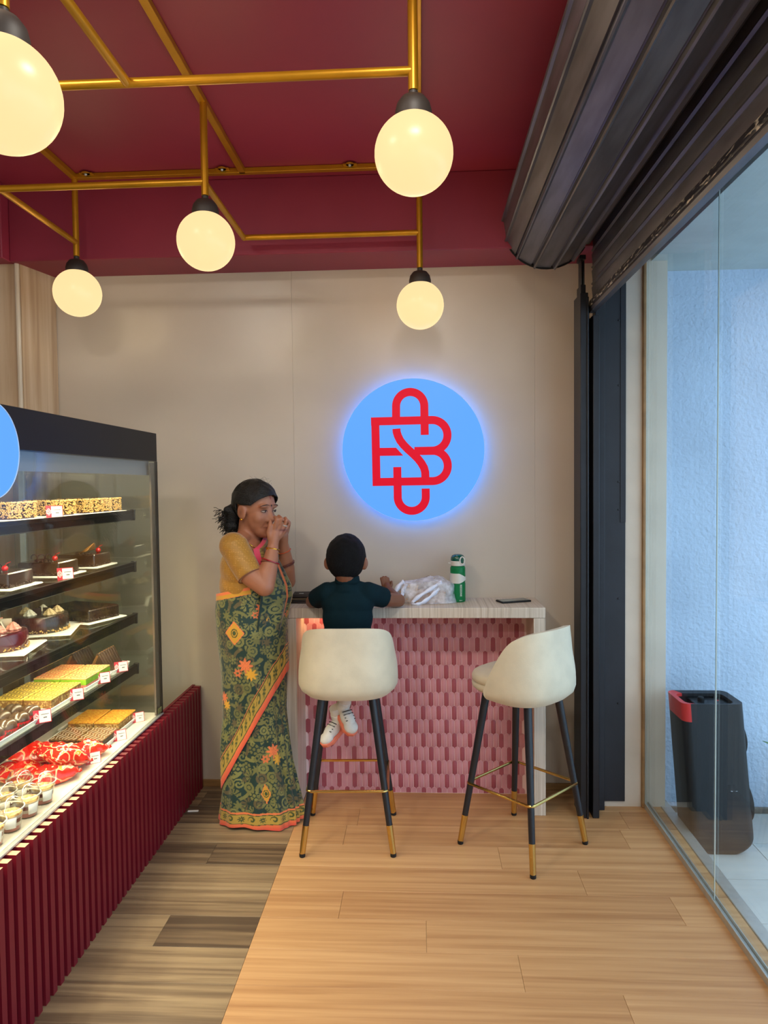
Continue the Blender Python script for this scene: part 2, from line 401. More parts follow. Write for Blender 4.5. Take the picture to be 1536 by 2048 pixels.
# ---- glass front
win = struct('window_1', MB().bx(1.0515, 1.0665, -2.4, 3.388, -0.004, 0.016), M['steel'], bevel=0.002)
obj('track_lip', MB().bx(1.046, 1.0505, -2.4, 3.388, -0.004, 0.026), M['steel'], win, bevel=0.001)
obj('track_lip', MB().bx(1.0675, 1.072, -2.4, 3.388, -0.004, 0.026), M['steel'], win, bevel=0.001)
for a, b in ((2.602, 3.386), (1.1, 2.598), (-0.4, 1.096), (-2.4, -0.404)):
    obj('pane', MB().bx(1.053, 1.065, a, b, 0.012, 2.84), M['glass'], win, smooth=0)
obj('joint_edge', MB().bx(1.0575, 1.0605, 2.5975, 2.6025, 0.016, 2.84), mat('joint_silicone', rgb(196,206,200), .25), win)
# ---- threshold, outdoor floor, blue wall, soffit
struct('trim_5', MB().bx(1.128, 1.176, -2.4, 3.47, -0.1, 0.004), M['steel'], bevel=0.003)
of = struct('floor_outside', MB().bx(1.176, 6, -2.5, 3.75, -0.2, -0.107), M['concrete'])
tm = None
for i in range(7):
    for j in range(16):
        if tm is None:
            b = MB().bx(-.1485, .1485, -.1485, .1485, -.008, 0); tm = b.mesh('tile'); finish(tm, M['out_tile'], 0)
        x = 1.44 + i * 0.3; y = 3.40 - j * 0.3
        link('tile', tm, of, (x - .1, y, -0.1))
wo = struct('wall_outside', MB().bx(1.148, 6, 3.56, 3.8, -0.1, 3.4), M['blue_wall'])
obj('skirting_patch', MB().bx(1.18, 1.9, 3.545, 3.56, -0.1, -0.07), M['concrete'], wo, bevel=.006)
struct('ceiling_outside', MB().bx(1.075, 2.1, -2.5, 3.56, 2.57, 2.72), M['soffit'])

# ---- unseen fill lamps added to brighten the shop (above and behind the camera)
def fill_lamp(x, y, label):
    t = thing('added_fill_lamp', label, 'fill lamp', (x, y, ZC), group='added fill lamps overhead')
    obj('rim', MB().lathe([(.17, 0), (.19, 0), (.19, -.012), (.175, -.015), (.17, -.006), (.17, 0)], n=32), M['white'], t)
    obj('diffuser', MB().lathe([(0, -.006), (.17, -.006), (.17, -.001), (0, -.001)], n=32), M['fill_face'], t)
    ld = bpy.data.lights.new('fill_light', 'AREA'); ld.shape = 'DISK'; ld.size = 0.34; ld.energy = FILL_W; ld.color = (1.0, 0.93, 0.83)
    lo = link('fill_light', ld, t, (0, 0, -.02))
for x, y, w in ((-1.25, 1.15, 'nearest the display case'), (0.05, 1.15, 'nearest the roller shutter'), (-1.25, -0.9, 'at the rear by the display case'), (0.05, -0.9, 'at the rear by the shutter')):
    fill_lamp(x, y, 'round white added ceiling fill lamp ' + w)

# ================================================================== GOLD LAMP FRAME AND GLOBES
fr = thing('gold_lamp_frame', 'gold painted tube frame fixed under the maroon ceiling carrying globe lamps', 'lamp frame', (-0.78, 2.4, ZC))
RX, LX, MX = 0.0, -1.557, -0.785
ZR = 2.665; YB = 3.2
def sq(name, p, q, w=0.028, h=0.022):
    p = Vector(p); q = Vector(q); b = MB(); lo = [min(a, c) for a, c in zip(p, q)]; hi = [max(a, c) for a, c in zip(p, q)]
    for i in range(3):
        if hi[i] - lo[i] < 1e-6:
            k = (h if i == 2 else w) / 2; lo[i] -= k; hi[i] += k
    b.bx(lo[0], hi[0], lo[1], hi[1], lo[2], hi[2])
    return obj(name, b, M['gold'], fr, world=True, bevel=.002)
zc = ZC - 0.012
sq('ceiling_bar', (LX, YB, zc), (RX, YB, zc))
for x in (LX, MX, RX): sq('ceiling_bar', (x, 0.2, zc), (x, YB, zc))
def rod(p, q, r=0.0125): return obj('rod', MB().cyl(p, q, r, n=16), M['gold'], fr, world=True)
lamps = [('A', (RX - .011, 1.93, 2.429), 'hanging nearest of the middle lamps'), ('B', (RX + .004, 3.2, 2.345), 'right above the round blue sign'),
         ('C', (MX + .004, 2.61, 2.45), 'between far left and middle lamps'), ('D', (LX, 3.2, 2.438), 'next to the wood clad corner'), ('E', (-0.795, 1.36, 2.307), 'nearest one, cut by the left picture edge')]
P = {k: p for k, p, _ in lamps}
for k, p, _ in lamps: rod((p[0], p[1], zc), (p[0], p[1], p[2] + .165), 0.0135)
rod((P['A'][0], 1.93, ZR - .02), (LX, 1.93, ZR - .02)); rod((MX, 1.93, ZR - .02), (MX, 0.5, ZR - .02))
rod((P['C'][0], 2.61, ZR), (LX, 2.61, ZR)); rod((LX, 2.61, ZR), (LX, YB, ZR)); rod((MX, 2.61, ZR), (MX, YB, ZR)); rod((MX, YB, ZR), (RX, YB, ZR))
for p in ((LX, 2.61, ZR), (MX, YB, ZR)): obj('weld_joint', MB().sph(p, .0135, 12, 8), M['gold'], fr, world=True)
for x in (-1.49, -0.87, -0.3):
    b = MB().lathe([(.018, 0), (.018, .004), (0, .004)], n=16).move((x, YB - .03, ZC - .012)).bx(x - .03, x + .03, YB - .034, YB - .012, ZC - .012, ZC - .008)
    o = obj('fixing_tab', b, M['gold'], fr, world=True)
    obj('screw', MB().lathe([(.007, 0), (.005, -.006), (0, -.007)], n=8).move((x, YB - .03, ZC - .014)), M['steel'], fr, world=True)
RG = 0.105
for k, p, lab in lamps:
    t = thing('globe_lamp', 'glowing warm white globe lamp with dark cap, ' + lab, 'globe lamp', (p[0], p[1], p[2] - RG), group='globe lamps on the gold frame')
    prof = [(RG * math.cos(a), RG + RG * math.sin(a)) for a in np.linspace(-PI/2, PI/2 * .72, 24)]; prof[0] = (0.0, 0.0)
    obj('globe', MB().lathe(prof, n=48), M['globe'], t, smooth=180)
    obj('cap', MB().lathe([(.047, 2*RG-.020), (.049, 2*RG+.004), (.044, 2*RG+.024), (.032, 2*RG+.040), (.012, 2*RG+.047), (.012, 2*RG+.058), (0, 2*RG+.058)], n=32), M['cap'], t)
    obj('cord_grip', MB().cyl((0, 0, 2*RG+.055), (0, 0, 2*RG+.075), .006, n=10), M['rubber'], t)
    ld = bpy.data.lights.new('bulb', 'POINT'); ld.energy = GLOBE_W; ld.color = (1.0, 0.78, 0.45); ld.shadow_soft_size = RG * 1.06
    link('bulb', ld, t, (0, 0, RG))

# ================================================================== ROLLER SHUTTER
sh = thing('roller_shutter', 'dark ribbed steel roller shutter, rolled up with its curtain half lowered', 'roller shutter', (0.586, 1.8, 2.33))
CX, CZ, RR = 0.586, 2.729, 0.198
def roll_slat():
    n = 14; da = 2 * PI / n; pts = []
    # flat slat with a raised rib along one edge and a recess beside it
    for t, dr in ((-.5, -.008), (-.44, -.009), (-.42, .0), (.30, .004), (.33, .013), (.38, .015), (.43, .009), (.46, -.004), (.5, -.008)):
        a = t * da; rad = RR * math.cos(da / 2 * .9) / math.cos(a) if abs(t) < .42 else RR
        rad = min(rad, RR); pts.append(((rad + dr) * math.sin(a), (rad + dr) * math.cos(a)))
    inner = [(x * .93, z * .93) for x, z in reversed(pts)]
    return MB().prism(pts + inner, -1.6, 1.52, 'y')
me = roll_slat().mesh('rolled_slat'); finish(me, M['shutter'], 25)
for i in range(14):
    o = link('rolled_slat', me, sh, (CX - .586, 0, CZ - 2.33), (0, 2 * PI * i / 14 + .12, 0))
obj('barrel', MB().cyl((CX, .1, CZ), (CX, 3.37, CZ), .05, n=16).cyl((CX, .25, CZ), (CX, 3.30, CZ), .182, n=32), M['black_metal'], sh, world=True)
ring = MB()
pr = [(RR + .006, 0), (RR + .006, .004), (RR - .02, .004), (RR - .02, 0)]
rb = MB().lathe(pr + [pr[0]], n=48).xf(Matrix.Rotation(-PI/2, 4, 'X')).move((CX, 3.322, CZ))
obj('end_ring', rb, M['rubber'], sh, world=True)
def curtain_slat(z):
    pts = [(.780, z), (.784, z + .002), (.789, z + .016), (.786, z + .028), (.783, z + .058), (.788, z + .068), (.780, z + .0745)]
    back = [(x + .004, zz) for x, zz in reversed(pts)]
    return MB().prism(pts + back, 0.2, 3.31, 'y')
for i in range(6): obj('curtain_slat', curtain_slat(2.375 + i * .0745), M['shutter'], sh, world=True, smooth=25)
obj('bottom_bar', MB().prism([(.770, 2.335), (.775, 2.322), (.800, 2.322), (.803, 2.340), (.800, 2.352), (.792, 2.378), (.780, 2.378), (.774, 2.352)], 0.2, 3.325, 'y'), M['shutter'], sh, world=True, smooth=25)
obj('worn_strip', MB().prism([(.7685, 2.349), (.7705, 2.344), (.778, 2.372), (.776, 2.377)], 0.2, 3.32, 'y'), M['worn'], sh, world=True)
gr = thing('shutter_guide_rail', 'tall black steel shutter guide rail standing against the wall beside the glass', 'guide rail', (0.765, 3.32, 0))
obj('channel_side', MB().bx(.722, .757, 3.262, 3.40, 0, 2.40), M['black_metal'], gr, world=True, bevel=.003)
obj('channel_lip', MB().bx(.750, .758, 3.254, 3.264, 0, 2.38), M['black_metal'], gr, world=True, bevel=.002)
obj('slot', MB().bx(.757, .778, 3.33, 3.40, 0, 2.36), M['rubber'], gr, world=True)
obj('channel_side', MB().bx(.778, .808, 3.262, 3.40, 0, 2.30), M['black_metal'], gr, world=True, bevel=.003)
obj('web', MB().bx(.808, .853, 3.345, 3.40, 0, 2.6), M['black_paint'], gr, world=True, bevel=.002)
obj('top_bracket', MB().bx(.727, .75, 3.28, 3.36, 2.40, 2.44).bx(.732, .737, 3.29, 3.35, 2.44, 2.56).bx(.741, .747, 3.29, 3.35, 2.44, 2.55).bx(.725, .752, 3.285, 3.355, 2.555, 2.575), M['black_metal'], gr, world=True, bevel=.002)

# ================================================================== BACKLIT ROUND SIGN
SX, SY, SZ, SR = -0.037, 3.512, 1.718, 0.349
sg = thing('round_sign', 'round glowing blue wall sign with red interlaced letter emblem, behind the counter', 'sign', (SX, SY, SZ))
def face(mb): return mb.xf(Matrix.Rotation(PI/2, 4, 'X'))   # local z -> -y
obj('disc', face(MB().lathe([(0, 0), (SR, 0), (SR, .006), (0, .006)], n=96)), M['sign_blue'], sg)
obj('rim', face(MB().lathe([(SR, -.001), (SR + .0016, -.001), (SR + .0016, .008), (SR, .008), (SR, -.001)], n=96)), M['sign_rim'], sg)
obj('led_ring', face(MB().lathe([(SR - .035, -.014), (SR - .012, -.014), (SR - .012, -.003), (SR - .035, -.003), (SR - .035, -.014)], n=96)), M['sign_glow'], sg)
for a in (0.8, 2.3, 3.9, 5.5): obj('standoff', MB().cyl((.25 * math.cos(a), 0.002, .25 * math.sin(a)), (.25 * math.cos(a), .057, .25 * math.sin(a)), .008, n=10), M['steel'], sg)
K = SR / 638.0
def arc(cx, cy, r, a0, a1, n=24): return [(cx + r * math.cos(math.radians(a)), cy + r * math.sin(math.radians(a))) for a in np.linspace(a0, a1, n)]
strokes = {
 'letter_b': [(372, 510), (920, 505)] + arc(920, 642, 137, -90, 90) + [(760, 780)],
 'letter_b_lower': [(820, 781), (922, 781)] + arc(922, 916, 136, -90, 90) + [(380, 1055)],
 'letter_e': [(410, 478), (416, 1090)],
 'letter_s': [(600, 578), (602, 606)] + [(612, 640), (632, 683), (664, 725), (704, 766), (748, 806), (790, 848), (822, 890), (845, 932), (855, 972), (857, 1030)],
 'letter_a': [(598, 500)] + [(599, 380)] + arc(725.5, 378, 126.5, 180, 360) + [(854, 637)],
 'letter_u': [(604, 922), (606, 1190)] + arc(732, 1192, 126.5, 180, 0) + [(858, 1118)],
}
def ribbon(pts, w, z0, z1):
    pts = [Vector((p[0], p[1])) for p in pts]; A = []; B = []
    pts = [p for i, p in enumerate(pts) if i == 0 or (p - pts[i-1]).length > w * .05]
    for i, p in enumerate(pts):
        d0 = (pts[i] - pts[i-1]).normalized() if i else None; d1 = (pts[i+1] - pts[i]).normalized() if i < len(pts) - 1 else None
        d0 = d0 or d1; d1 = d1 or d0; t = (d0 + d1).normalized(); nrm = Vector((-t.y, t.x)); k = w / max(.5, nrm.dot(Vector((-d0.y, d0.x))))
        A.append(p + nrm * k); B.append(p - nrm * k)
    b = MB(); n = len(pts)
    V = [(q.x, q.y, z0) for q in A] + [(q.x, q.y, z0) for q in B] + [(q.x, q.y, z1) for q in A] + [(q.x, q.y, z1) for q in B]
    F = []
    for i in range(n - 1):
        F += [(2*n+i, 2*n+i+1, 3*n+i+1, 3*n+i), (i, n+i, n+i+1, i+1), (i, i+1, 2*n+i+1, 2*n+i), (n+i, 3*n+i, 3*n+i+1, n+i+1)]
    F += [(0, 2*n, 3*n, n), (n-1, 2*n-1, 4*n-1, 3*n-1)]
    return b.add(V, F)
def emblem(scale, th, strokes=strokes):
    out = []
    for i, (nm, pts) in enumerate(strokes.items()):
        pp = [((x - 748) * scale, -(y - 770) * scale) for x, y in pts]
        out.append((nm, ribbon(pp, 36 * scale, 0, th + i * th * .04)))
    q = [(445, 748), (595, 748), (660, 820), (445, 820)]
    q = [((x - 748) * scale, -(y - 770) * scale) for x, y in q]
    out.append(('letter_e_bar', MB().prism(q[::-1], 0, th * .97, 'z')))
    return out
for nm, b in emblem(K, .004):
    obj(nm, face(b.move((0, 0, .0055))), M['sign_red'], sg, smooth=0)

# ================================================================== BAR COUNTER
CT = 0.975; CF = 3.28; CL, CR = -0.645, 0.567
bc = thing('bar_counter', 'narrow pale wood bar counter with pink tiled front under the round sign', 'counter', (-0.04, 3.42, 0))
obj('counter_top', MB().bx(CL, CR, CF, YW - .001, CT - .048, CT), M['ash'], bc, world=True, bevel=.002)
obj('leg_panel', MB().bx(CL, CL + .054, CF + .001, YW - .001, 0.0, CT - .049), M['ash_v'], bc, world=True, bevel=.002)
obj('leg_panel', MB().bx(CR - .054, CR, CF + .001, YW - .001, 0.0, CT - .049), M['ash_v'], bc, world=True, bevel=.002)
TY = 3.515
tp = obj('tile_panel', MB().bx(CL + .054, CR - .054, TY, YW - .001, 0.0, CT - .049), M['grout'], bc, world=True)
TW, TH = 0.0258, 0.069; rr = TW / 2 - .0010
def tile_poly():
    top = [(rr * math.cos(a), rr * math.sin(a)) for a in np.linspace(0, PI, 9)]
    # lower end: two concave arcs that nest between the round tops of the row below
    L = [(-TW/2 + (rr + .001) * math.cos(a), -TH + (rr + .001) * math.sin(a)) for a in np.linspace(PI/2, 0, 5)]
    R = [(TW/2 + (rr + .001) * math.cos(a), -TH + (rr + .001) * math.sin(a)) for a in np.linspace(PI, PI/2, 5)]
    L = [(max(-rr, x), z) for x, z in L]; R = [(min(rr, x), z) for x, z in R]
    return top + L + R[1:]
pol = tile_poly()
def tile_mesh(name, m):
    n = len(pol); k = .955
    V = [(x, 0, z) for x, z in pol] + [(x, -.0009, z) for x, z in pol] + [(x * .95, -.0014, (z + .028) * .98 - .028) for x, z in pol]
    F = [(i, (i+1) % n, n + (i+1) % n, n + i) for i in range(n)] + [(n + i, n + (i+1) % n, 2*n + (i+1) % n, 2*n + i) for i in range(n)] + [tuple(range(2*n, 3*n))]
    b = MB().add(V, F); me = b.mesh(name); finish(me, M[m], 40); return me
tms = {0: tile_mesh('tile', 'tile_light'), 1: tile_mesh('tile', 'tile_dark')}
cand = []
xl, xr = CL + .054, CR - .054
for row in range(14):
    zt = CT - .049 - .012 - row * TH
    for c in range(-1, 46):
        x = xl + .012 + c * TW + (TW / 2 if row % 2 else 0)
        if x - rr < xl or x + rr > xr or zt < .004: continue
        dark = c % 3 == (1 if row % 2 else 0)
        # the middle of the panel shows best: stools and people hide the rest
        score = (9 if zt - TH < .003 else 0) + abs(x - 0.02) + (0.25 if -0.5 < x < -0.14 and zt > .62 else 0) + (0.25 if x > .2 and .66 < zt < .95 else 0)
        cand.append((score, x, zt, dark))
cand.sort(key=lambda q: q[0])
rest = {0: MB(), 1: MB()}
for i, (s_, x, z, d) in enumerate(cand):
    if i < 298 and z > TH + .003: link('tile', tms[int(d)], tp, (x - (-0.04), TY - 3.42, z))
    else:
        n = len(pol)
        V = [(px + x, TY - .0013, max(.002, pz + z)) for px, pz in pol] + [(px + x, TY, max(.002, pz + z)) for px, pz in pol]
        rest[int(d)].add(V, [tuple(range(n))] + [(k, n + k, n + (k+1) % n, (k+1) % n) for k in range(n)])
for d, m in ((0, 'tile_light'), (1, 'tile_dark')):
    rest[d].move((.04, -3.42, 0))
    o = obj('outer_tiles', rest[d], M[m], tp, smooth=0); o['kind'] = 'stuff'
obj('led_strip', MB().bx(CL + .075, CL + .30, TY - .03, TY - .018, CT - .056, CT - .049), M['led_warm'], bc, world=True)
ld = bpy.data.lights.new('led_light', 'AREA'); ld.shape = 'RECTANGLE'; ld.size = .2; ld.size_y = .02; ld.energy = .32; ld.color = (1, .55, .25)
link('led_light', ld, bc, (CL + .17 + .04, TY - .05 - 3.42, CT - .058))

# ================================================================== BAR STOOLS
def make_stool(label):
    t = thing('bar_stool', label, 'bar stool', (0, 0, 0), group='cream bar stools at the counter')
    # seat: cushion and base pan, front of the stool = +y
    def ring(r, z, n=40, sq_=2.6, sx=1.0, sy=.97):
        out = []
        for i in range(n):
            a = 2 * PI * i / n; c, s = math.cos(a), math.sin(a)
            k = (abs(c) ** sq_ + abs(s) ** sq_) ** (-1 / sq_); out.append((r * k * c * sx, r * k * s * sy + .012, z))
        return out
    def stack(levels): return MB().grid([ring(r, z) for r, z in levels], wrap=True)
    b = stack([(.02, .765), (.10, .764), (.165, .758), (.187, .748), (.194, .734), (.192, .718), (.184, .712)]); b.F = [f[::-1] for f in b.F]
    obj('seat_cushion', b, M['cream'], t, smooth=180)
    b = stack([(.184, .714), (.194, .706), (.192, .690), (.176, .676), (.10, .672), (.01, .671)]); b.F = [f[::-1] for f in b.F]
    obj('seat_base', b, M['cream'], t, smooth=180)
    # wrap-around back shell
    N_, K_ = 44, 12; outer = []; inner = []
    for k in range(K_ + 1):
        ro, ri = [], []
        for i in range(N_ + 1):
            th = math.radians(-97 + 194 * i / N_)
            e = abs(math.degrees(th))
            q_ = min(1, max(0, (e - 52) / 45.0)); fall = 1 - q_ ** 1.8 - .10 * min(1, e / 56) ** 4 * (1 - q_)
            ztop = .705 + .250 * fall; zbot = .650 + .012 * max(0, (e - 60) / 37)
            s = k / K_; z = zbot + (ztop - zbot) * s
            sq_ = 2.6; c_, s_ = math.cos(th), math.sin(th)
            kk = (abs(c_) ** sq_ + abs(s_) ** sq_) ** (-1 / sq_)
            hz = (z - .65) / .30
            rad = (.214 - .020 * hz ** 1.5 + .006 * math.sin(PI * min(1, hz * 1.6))) * kk
            if z < .69: rad -= .035 * ((.69 - z) / .04) ** 1.6
            bx, by = rad * s_, -rad * c_ * .98 + .012
            thk = .030 * (1 - .35 * max(0, (e - 70) / 27))
            ro.append((bx, by, z)); q = 1 - thk / max(rad, .01); ri.append((bx * q, (by - .012) * q + .012, max(z, .69) if s < .5 else z - .004))
        outer.append(ro); inner.append(ri)
    rows = outer + inner[::-1] + [outer[0]]
    b = MB().grid(rows)
    # close the two side ends
    for side in (0, N_):
        ids = [r * (N_ + 1) + side for r in range(2 * (K_ + 1))]
        b.F.append(tuple(ids if side else ids[::-1])); b.M.append(0)
    o = obj('back_shell', b, M['cream'], t, smooth=180)
    m = o.modifiers.new('b', 'BEVEL'); m.width = .009; m.segments = 4; m.limit_method = 'ANGLE'; m.angle_limit = math.radians(50)
    mn = MB().box((0, 0, .655), (.235, .03, .026), rot=Matrix.Rotation(PI/4, 4, 'Z')).box((0, 0, .655), (.235, .03, .026), rot=Matrix.Rotation(-PI/4, 4, 'Z')).bx(-.07, .07, -.07, .07, .648, .674)
    obj('mounting_plate', mn, M['leg_black'], t, bevel=.003)
    for sx in (-1, 1):
        for sy in (-1, 1):
            top = Vector((sx * .104, sy * .104 + .005, .672)); bot = Vector((sx * .190, sy * .187 + .003, .012))
            q = top.lerp(bot, .825)
            lg = obj('leg', MB().cyl(top, q, .0175, .0130, n=20), M['leg_black'], t)
            obj('brass_sleeve', MB().cyl(q, bot, .0138, .0122, n=20), M['brass'], lg)
            obj('foot_cap', MB().lathe([(.0105, 0), (.0125, .003), (.0125, .016), (0, .016)], (bot.x, bot.y, 0), n=16), M['rubber'], lg)
            obj('gusset', MB().prism([(0, 0), (.055, 0), (0, -.035)], -.004, .004, 'y').xf(Matrix.Translation((top.x * .93, top.y * .93, .668)) @ Matrix.Rotation(math.atan2(-sy, -sx), 4, 'Z')), M['leg_black'], lg)
    zf = .268; f = (.672 - zf) / .66; hx = .104 + .086 * f; hy = .104 + .083 * f
    hx += .013; hy += .013
    loop = []
    for cx_, cy_, a0 in ((hx, hy, 0), (-hx, hy, 90), (-hx, -hy, 180), (hx, -hy, 270)):
        for a in np.linspace(a0, a0 + 90, 6):
            loop.append((cx_ - math.copysign(.02, cx_) + .02 * math.cos(math.radians(a)), cy_ - math.copysign(.02, cy_) + .02 * math.sin(math.radians(a)) + .004, zf))
    obj('footrest', MB().tube(loop, .0062, n=10, closed=True), M['brass'], t)
    return t
st = make_stool('cream bar stool seen from behind, the boy sits on it')
st.location = (-0.325, 3.075, 0); st.rotation_euler = (0, 0, math.radians(2))
st2 = dup(st, (0.425, 3.018, 0), math.radians(46), 'empty cream bar stool, turned, beside the roller shutter guide')

# ================================================================== THINGS ON THE COUNTER
# green bottle
bt = thing('water_bottle', 'green translucent water bottle with grey flip lid on the counter', 'bottle', (0.176, 3.465, CT))
gb = node_mat('green_plastic'); gm, nt, bs = gb
bs.inputs['Base Color'].default_value = (*rgb(40,150,92), 1); bs.inputs['Roughness'].default_value = .12; bs.inputs['Transmission Weight'].default_value = .55; bs.inputs['IOR'].default_value = 1.2
lid_green = mat('lid_green', rgb(0,84,70), .18, coat=.5); pale = mat('bottle_grey', rgb(206,204,194), .4)
obj('body', MB().lathe([(0, 0), (.032, 0), (.036, .004), (.037, .012), (.037, .088), (.0355, .094), (.0355, .12), (.037, .126), (.037, .166), (.034, .172), (.029, .176), (0, .176)], n=40), gm, bt)
# belt with angular outline, wrapped on the cylinder
def wrap(poly_fn, r0, r1, n=40, a0=0, a1=2*PI):
    rows_lo, rows_hi = [], []
    b = MB(); V = []; A = np.linspace(a0, a1, n)
    for a in A:
        z0, z1 = poly_fn(a)
        for r, z in ((r1, z0), (r1, z1), (r0, z1), (r0, z0)): V.append((r * math.cos(a), r * math.sin(a), z))
    F = []
    for i in range(n - 1):
        for k in range(4): F.append((4*i+k, 4*(i+1)+k, 4*(i+1)+(k+1) % 4, 4*i+(k+1) % 4))
    F += [(0, 1, 2, 3), (4*n-1, 4*n-2, 4*n-3, 4*n-4)]
    return b.add(V, F)
def belt(a):
    d = math.degrees(a) % 360        # camera sees around 270
    w = 0.5 + 0.5 * max(-1, min(1, math.cos(math.radians(d - 215)) * 2.2))
    return .106 - .014 * w, .122 + .018 * w
obj('grip_belt', wrap(belt, .036, .0386, 72), pale, bt)
obj('neck_ring', MB().lathe([(.033, .176), (.0355, .178), (.0355, .198), (.034, .2), (0, .2)], n=40), pale, bt)
obj('spout_tab', MB().box((-.040, -.004, .188), (.014, .012, .006)), pale, bt, bevel=.002)
obj('flip_lid', MB().lathe([(.034, .2), (.035, .206), (.0335, .216), (.028, .226), (.018, .231), (0, .2325)], n=40), lid_green, bt)
lp = [(.020 + .011 * math.cos(a), -.0345, .203 + .018 * math.sin(a)) for a in np.linspace(0, 2*PI, 20, endpoint=False)]
obj('latch', MB().tube(lp, .0032, n=8, closed=True), pale, bt)
obj('latch_button', MB().box((.020, -.033, .203), (.013, .006, .024)), lid_green, bt, bevel=.002)
def text(body, size, name, m, parent, loc, rot, ext=.0003, align='CENTER'):
    cu = bpy.data.curves.new(name, 'FONT'); cu.body = body; cu.size = size; cu.extrude = ext; cu.align_x = align; cu.align_y = 'CENTER'; cu.resolution_u = 3
    o = bpy.data.objects.new(name, cu); COL.objects.link(o)
    dg = bpy.context.evaluated_depsgraph_get(); me = bpy.data.meshes.new_from_object(o.evaluated_get(dg))
    bpy.data.objects.remove(o)
    me.materials.clear(); me.materials.append(m)
    return link(name, me, parent, loc, rot)
text('REDZONE', .0125, 'lettering', M['white'], bt, (.0125, -.0362, .058), (PI/2, PI/2, 0), .0008)
text('Sport', .006, 'lettering', M['white'], bt, (.012, -.0362, .010), (PI/2, 0, 0), .0008)
text('Pure', .006, 'lettering', M['white'], bt, (.012, -.0352, .134), (PI/2, 0, 0), .0012)
# phone
ph = thing('phone', 'black smartphone lying face up at the right end of the counter', 'phone', (0.443, 3.452, CT), math.radians(21))
obj('case', MB().bx(-.078, .078, -.037, .037, 0, .009), M['rubber'], ph, bevel=.004, seg=3)
obj('screen', MB().bx(-.073, .073, -.033, .033, .0092, .0096), mat('screen', rgb(120,140,136), .08, col2=rgb(60,74,74), vscale=30, ramp=(.4, .6)), ph)
obj('camera_hole', MB().lathe([(.0028, .0096), (.0028, .0099), (0, .0099)], (.064, 0, 0), n=12), M['rubber'], ph)
# wallet
wt = thing('wallet', 'dark brown zipped leather wallet behind the boy left elbow', 'wallet', (-0.555, 3.48, CT), math.radians(4))
lea = mat('wallet_leather', rgb(44,36,34), .4, var=.2, vscale=30, stretch=(1, 12, 1), bump=.2, bscale=60)
obj('shell_lower', MB().bx(-.085, .085, -.05, .05, 0, .016), lea, wt, bevel=.006, seg=3)
obj('zip_band', MB().bx(-.083, .083, -.048, .048, .016, .022), mat('zip_tan', rgb(120,104,80), .5), wt, bevel=.001)
obj('shell_upper', MB().bx(-.085, .085, -.05, .05, .022, .040), lea, wt, bevel=.007, seg=3)
for i in range(6): obj('ridge', MB().cyl((-.08, -.045 + i * .018, .0395), (.08, -.045 + i * .018, .0395), .0025, n=8), lea, wt)
obj('clasp', MB().box((-.04, -.02, .0425), (.022, .006, .003)), M['steel'], wt, bevel=.001)
sp = [(-.085, -.03, .012), (-.10, -.045, .006), (-.08, -.062, .004), (-.03, -.070, .004), (0.0, -.068, .004)]
obj('wrist_strap', MB().tube(sp, .004, n=8), lea, wt)
# cardboard box and plastic bag
bxr = thing('paper_parcel', 'brown paper food parcel inside the thin white carrier bag', 'parcel', (-0.01, 3.455, CT), math.radians(-4))
kraft = mat('kraft_paper', rgb(196,158,116), .7, var=.08, vscale=12)
obj('carton', MB().bx(-.085, .125, -.045, .05, .002, .055), kraft, bxr, bevel=.003)
obj('flap', MB().box((-.045, -.035, .072), (.075, .004, .04), rot=Matrix.Rotation(-.5, 4, 'X') @ Matrix.Rotation(.2, 4, 'Y')), mat('pale_kraft', rgb(226,200,172), .7), bxr)
obj('paper_roll', MB().box((-.07, -.03, .062), (.05, .05, .014), rot=Matrix.Rotation(-.35, 4, 'Y')), kraft, bxr, bevel=.004)
bag = thing('carrier_bag', 'crumpled translucent white plastic carrier bag beside the green bottle', 'bag', (0.0, 3.45, CT))
pm = bpy.data.materials.new('thin_plastic'); pm.use_nodes = True; nt = pm.node_tree; N = nt.nodes
for n in list(N): N.remove(n)
out = N.new('ShaderNodeOutputMaterial'); mx = N.new('ShaderNodeMixShader'); tr = N.new('ShaderNodeBsdfTransparent'); pb = N.new('ShaderNodeBsdfPrincipled')
pb.inputs['Base Color'].default_value = (.82, .84, .92, 1); pb.inputs['Roughness'].default_value = .28
tc = N.new('ShaderNodeTexCoord'); nz = N.new('ShaderNodeTexNoise'); nz.inputs['Scale'].default_value = 28; nz.inputs['Detail'].default_value = 4
rp = N.new('ShaderNodeValToRGB'); rp.color_ramp.elements[0].position = .35; rp.color_ramp.elements[0].color = (.16, .16, .16, 1); rp.color_ramp.elements[1].position = .72; rp.color_ramp.elements[1].color = (.72, .72, .72, 1)
nt.links.new(tc.outputs['Object'], nz.inputs['Vector']); nt.links.new(nz.outputs[0], rp.inputs[0]); nt.links.new(rp.outputs[0], mx.inputs[0])
nt.links.new(tr.outputs[0], mx.inputs[1]); nt.links.new(pb.outputs[0], mx.inputs[2]); nt.links.new(mx.outputs[0], out.inputs[0])
bpn = N.new('ShaderNodeBump'); bpn.inputs['Strength'].default_value = .6; bpn.inputs['Distance'].default_value = .01; nt.links.new(nz.outputs[0], bpn.inputs['Height']); nt.links.new(bpn.outputs[0], pb.inputs['Normal'])
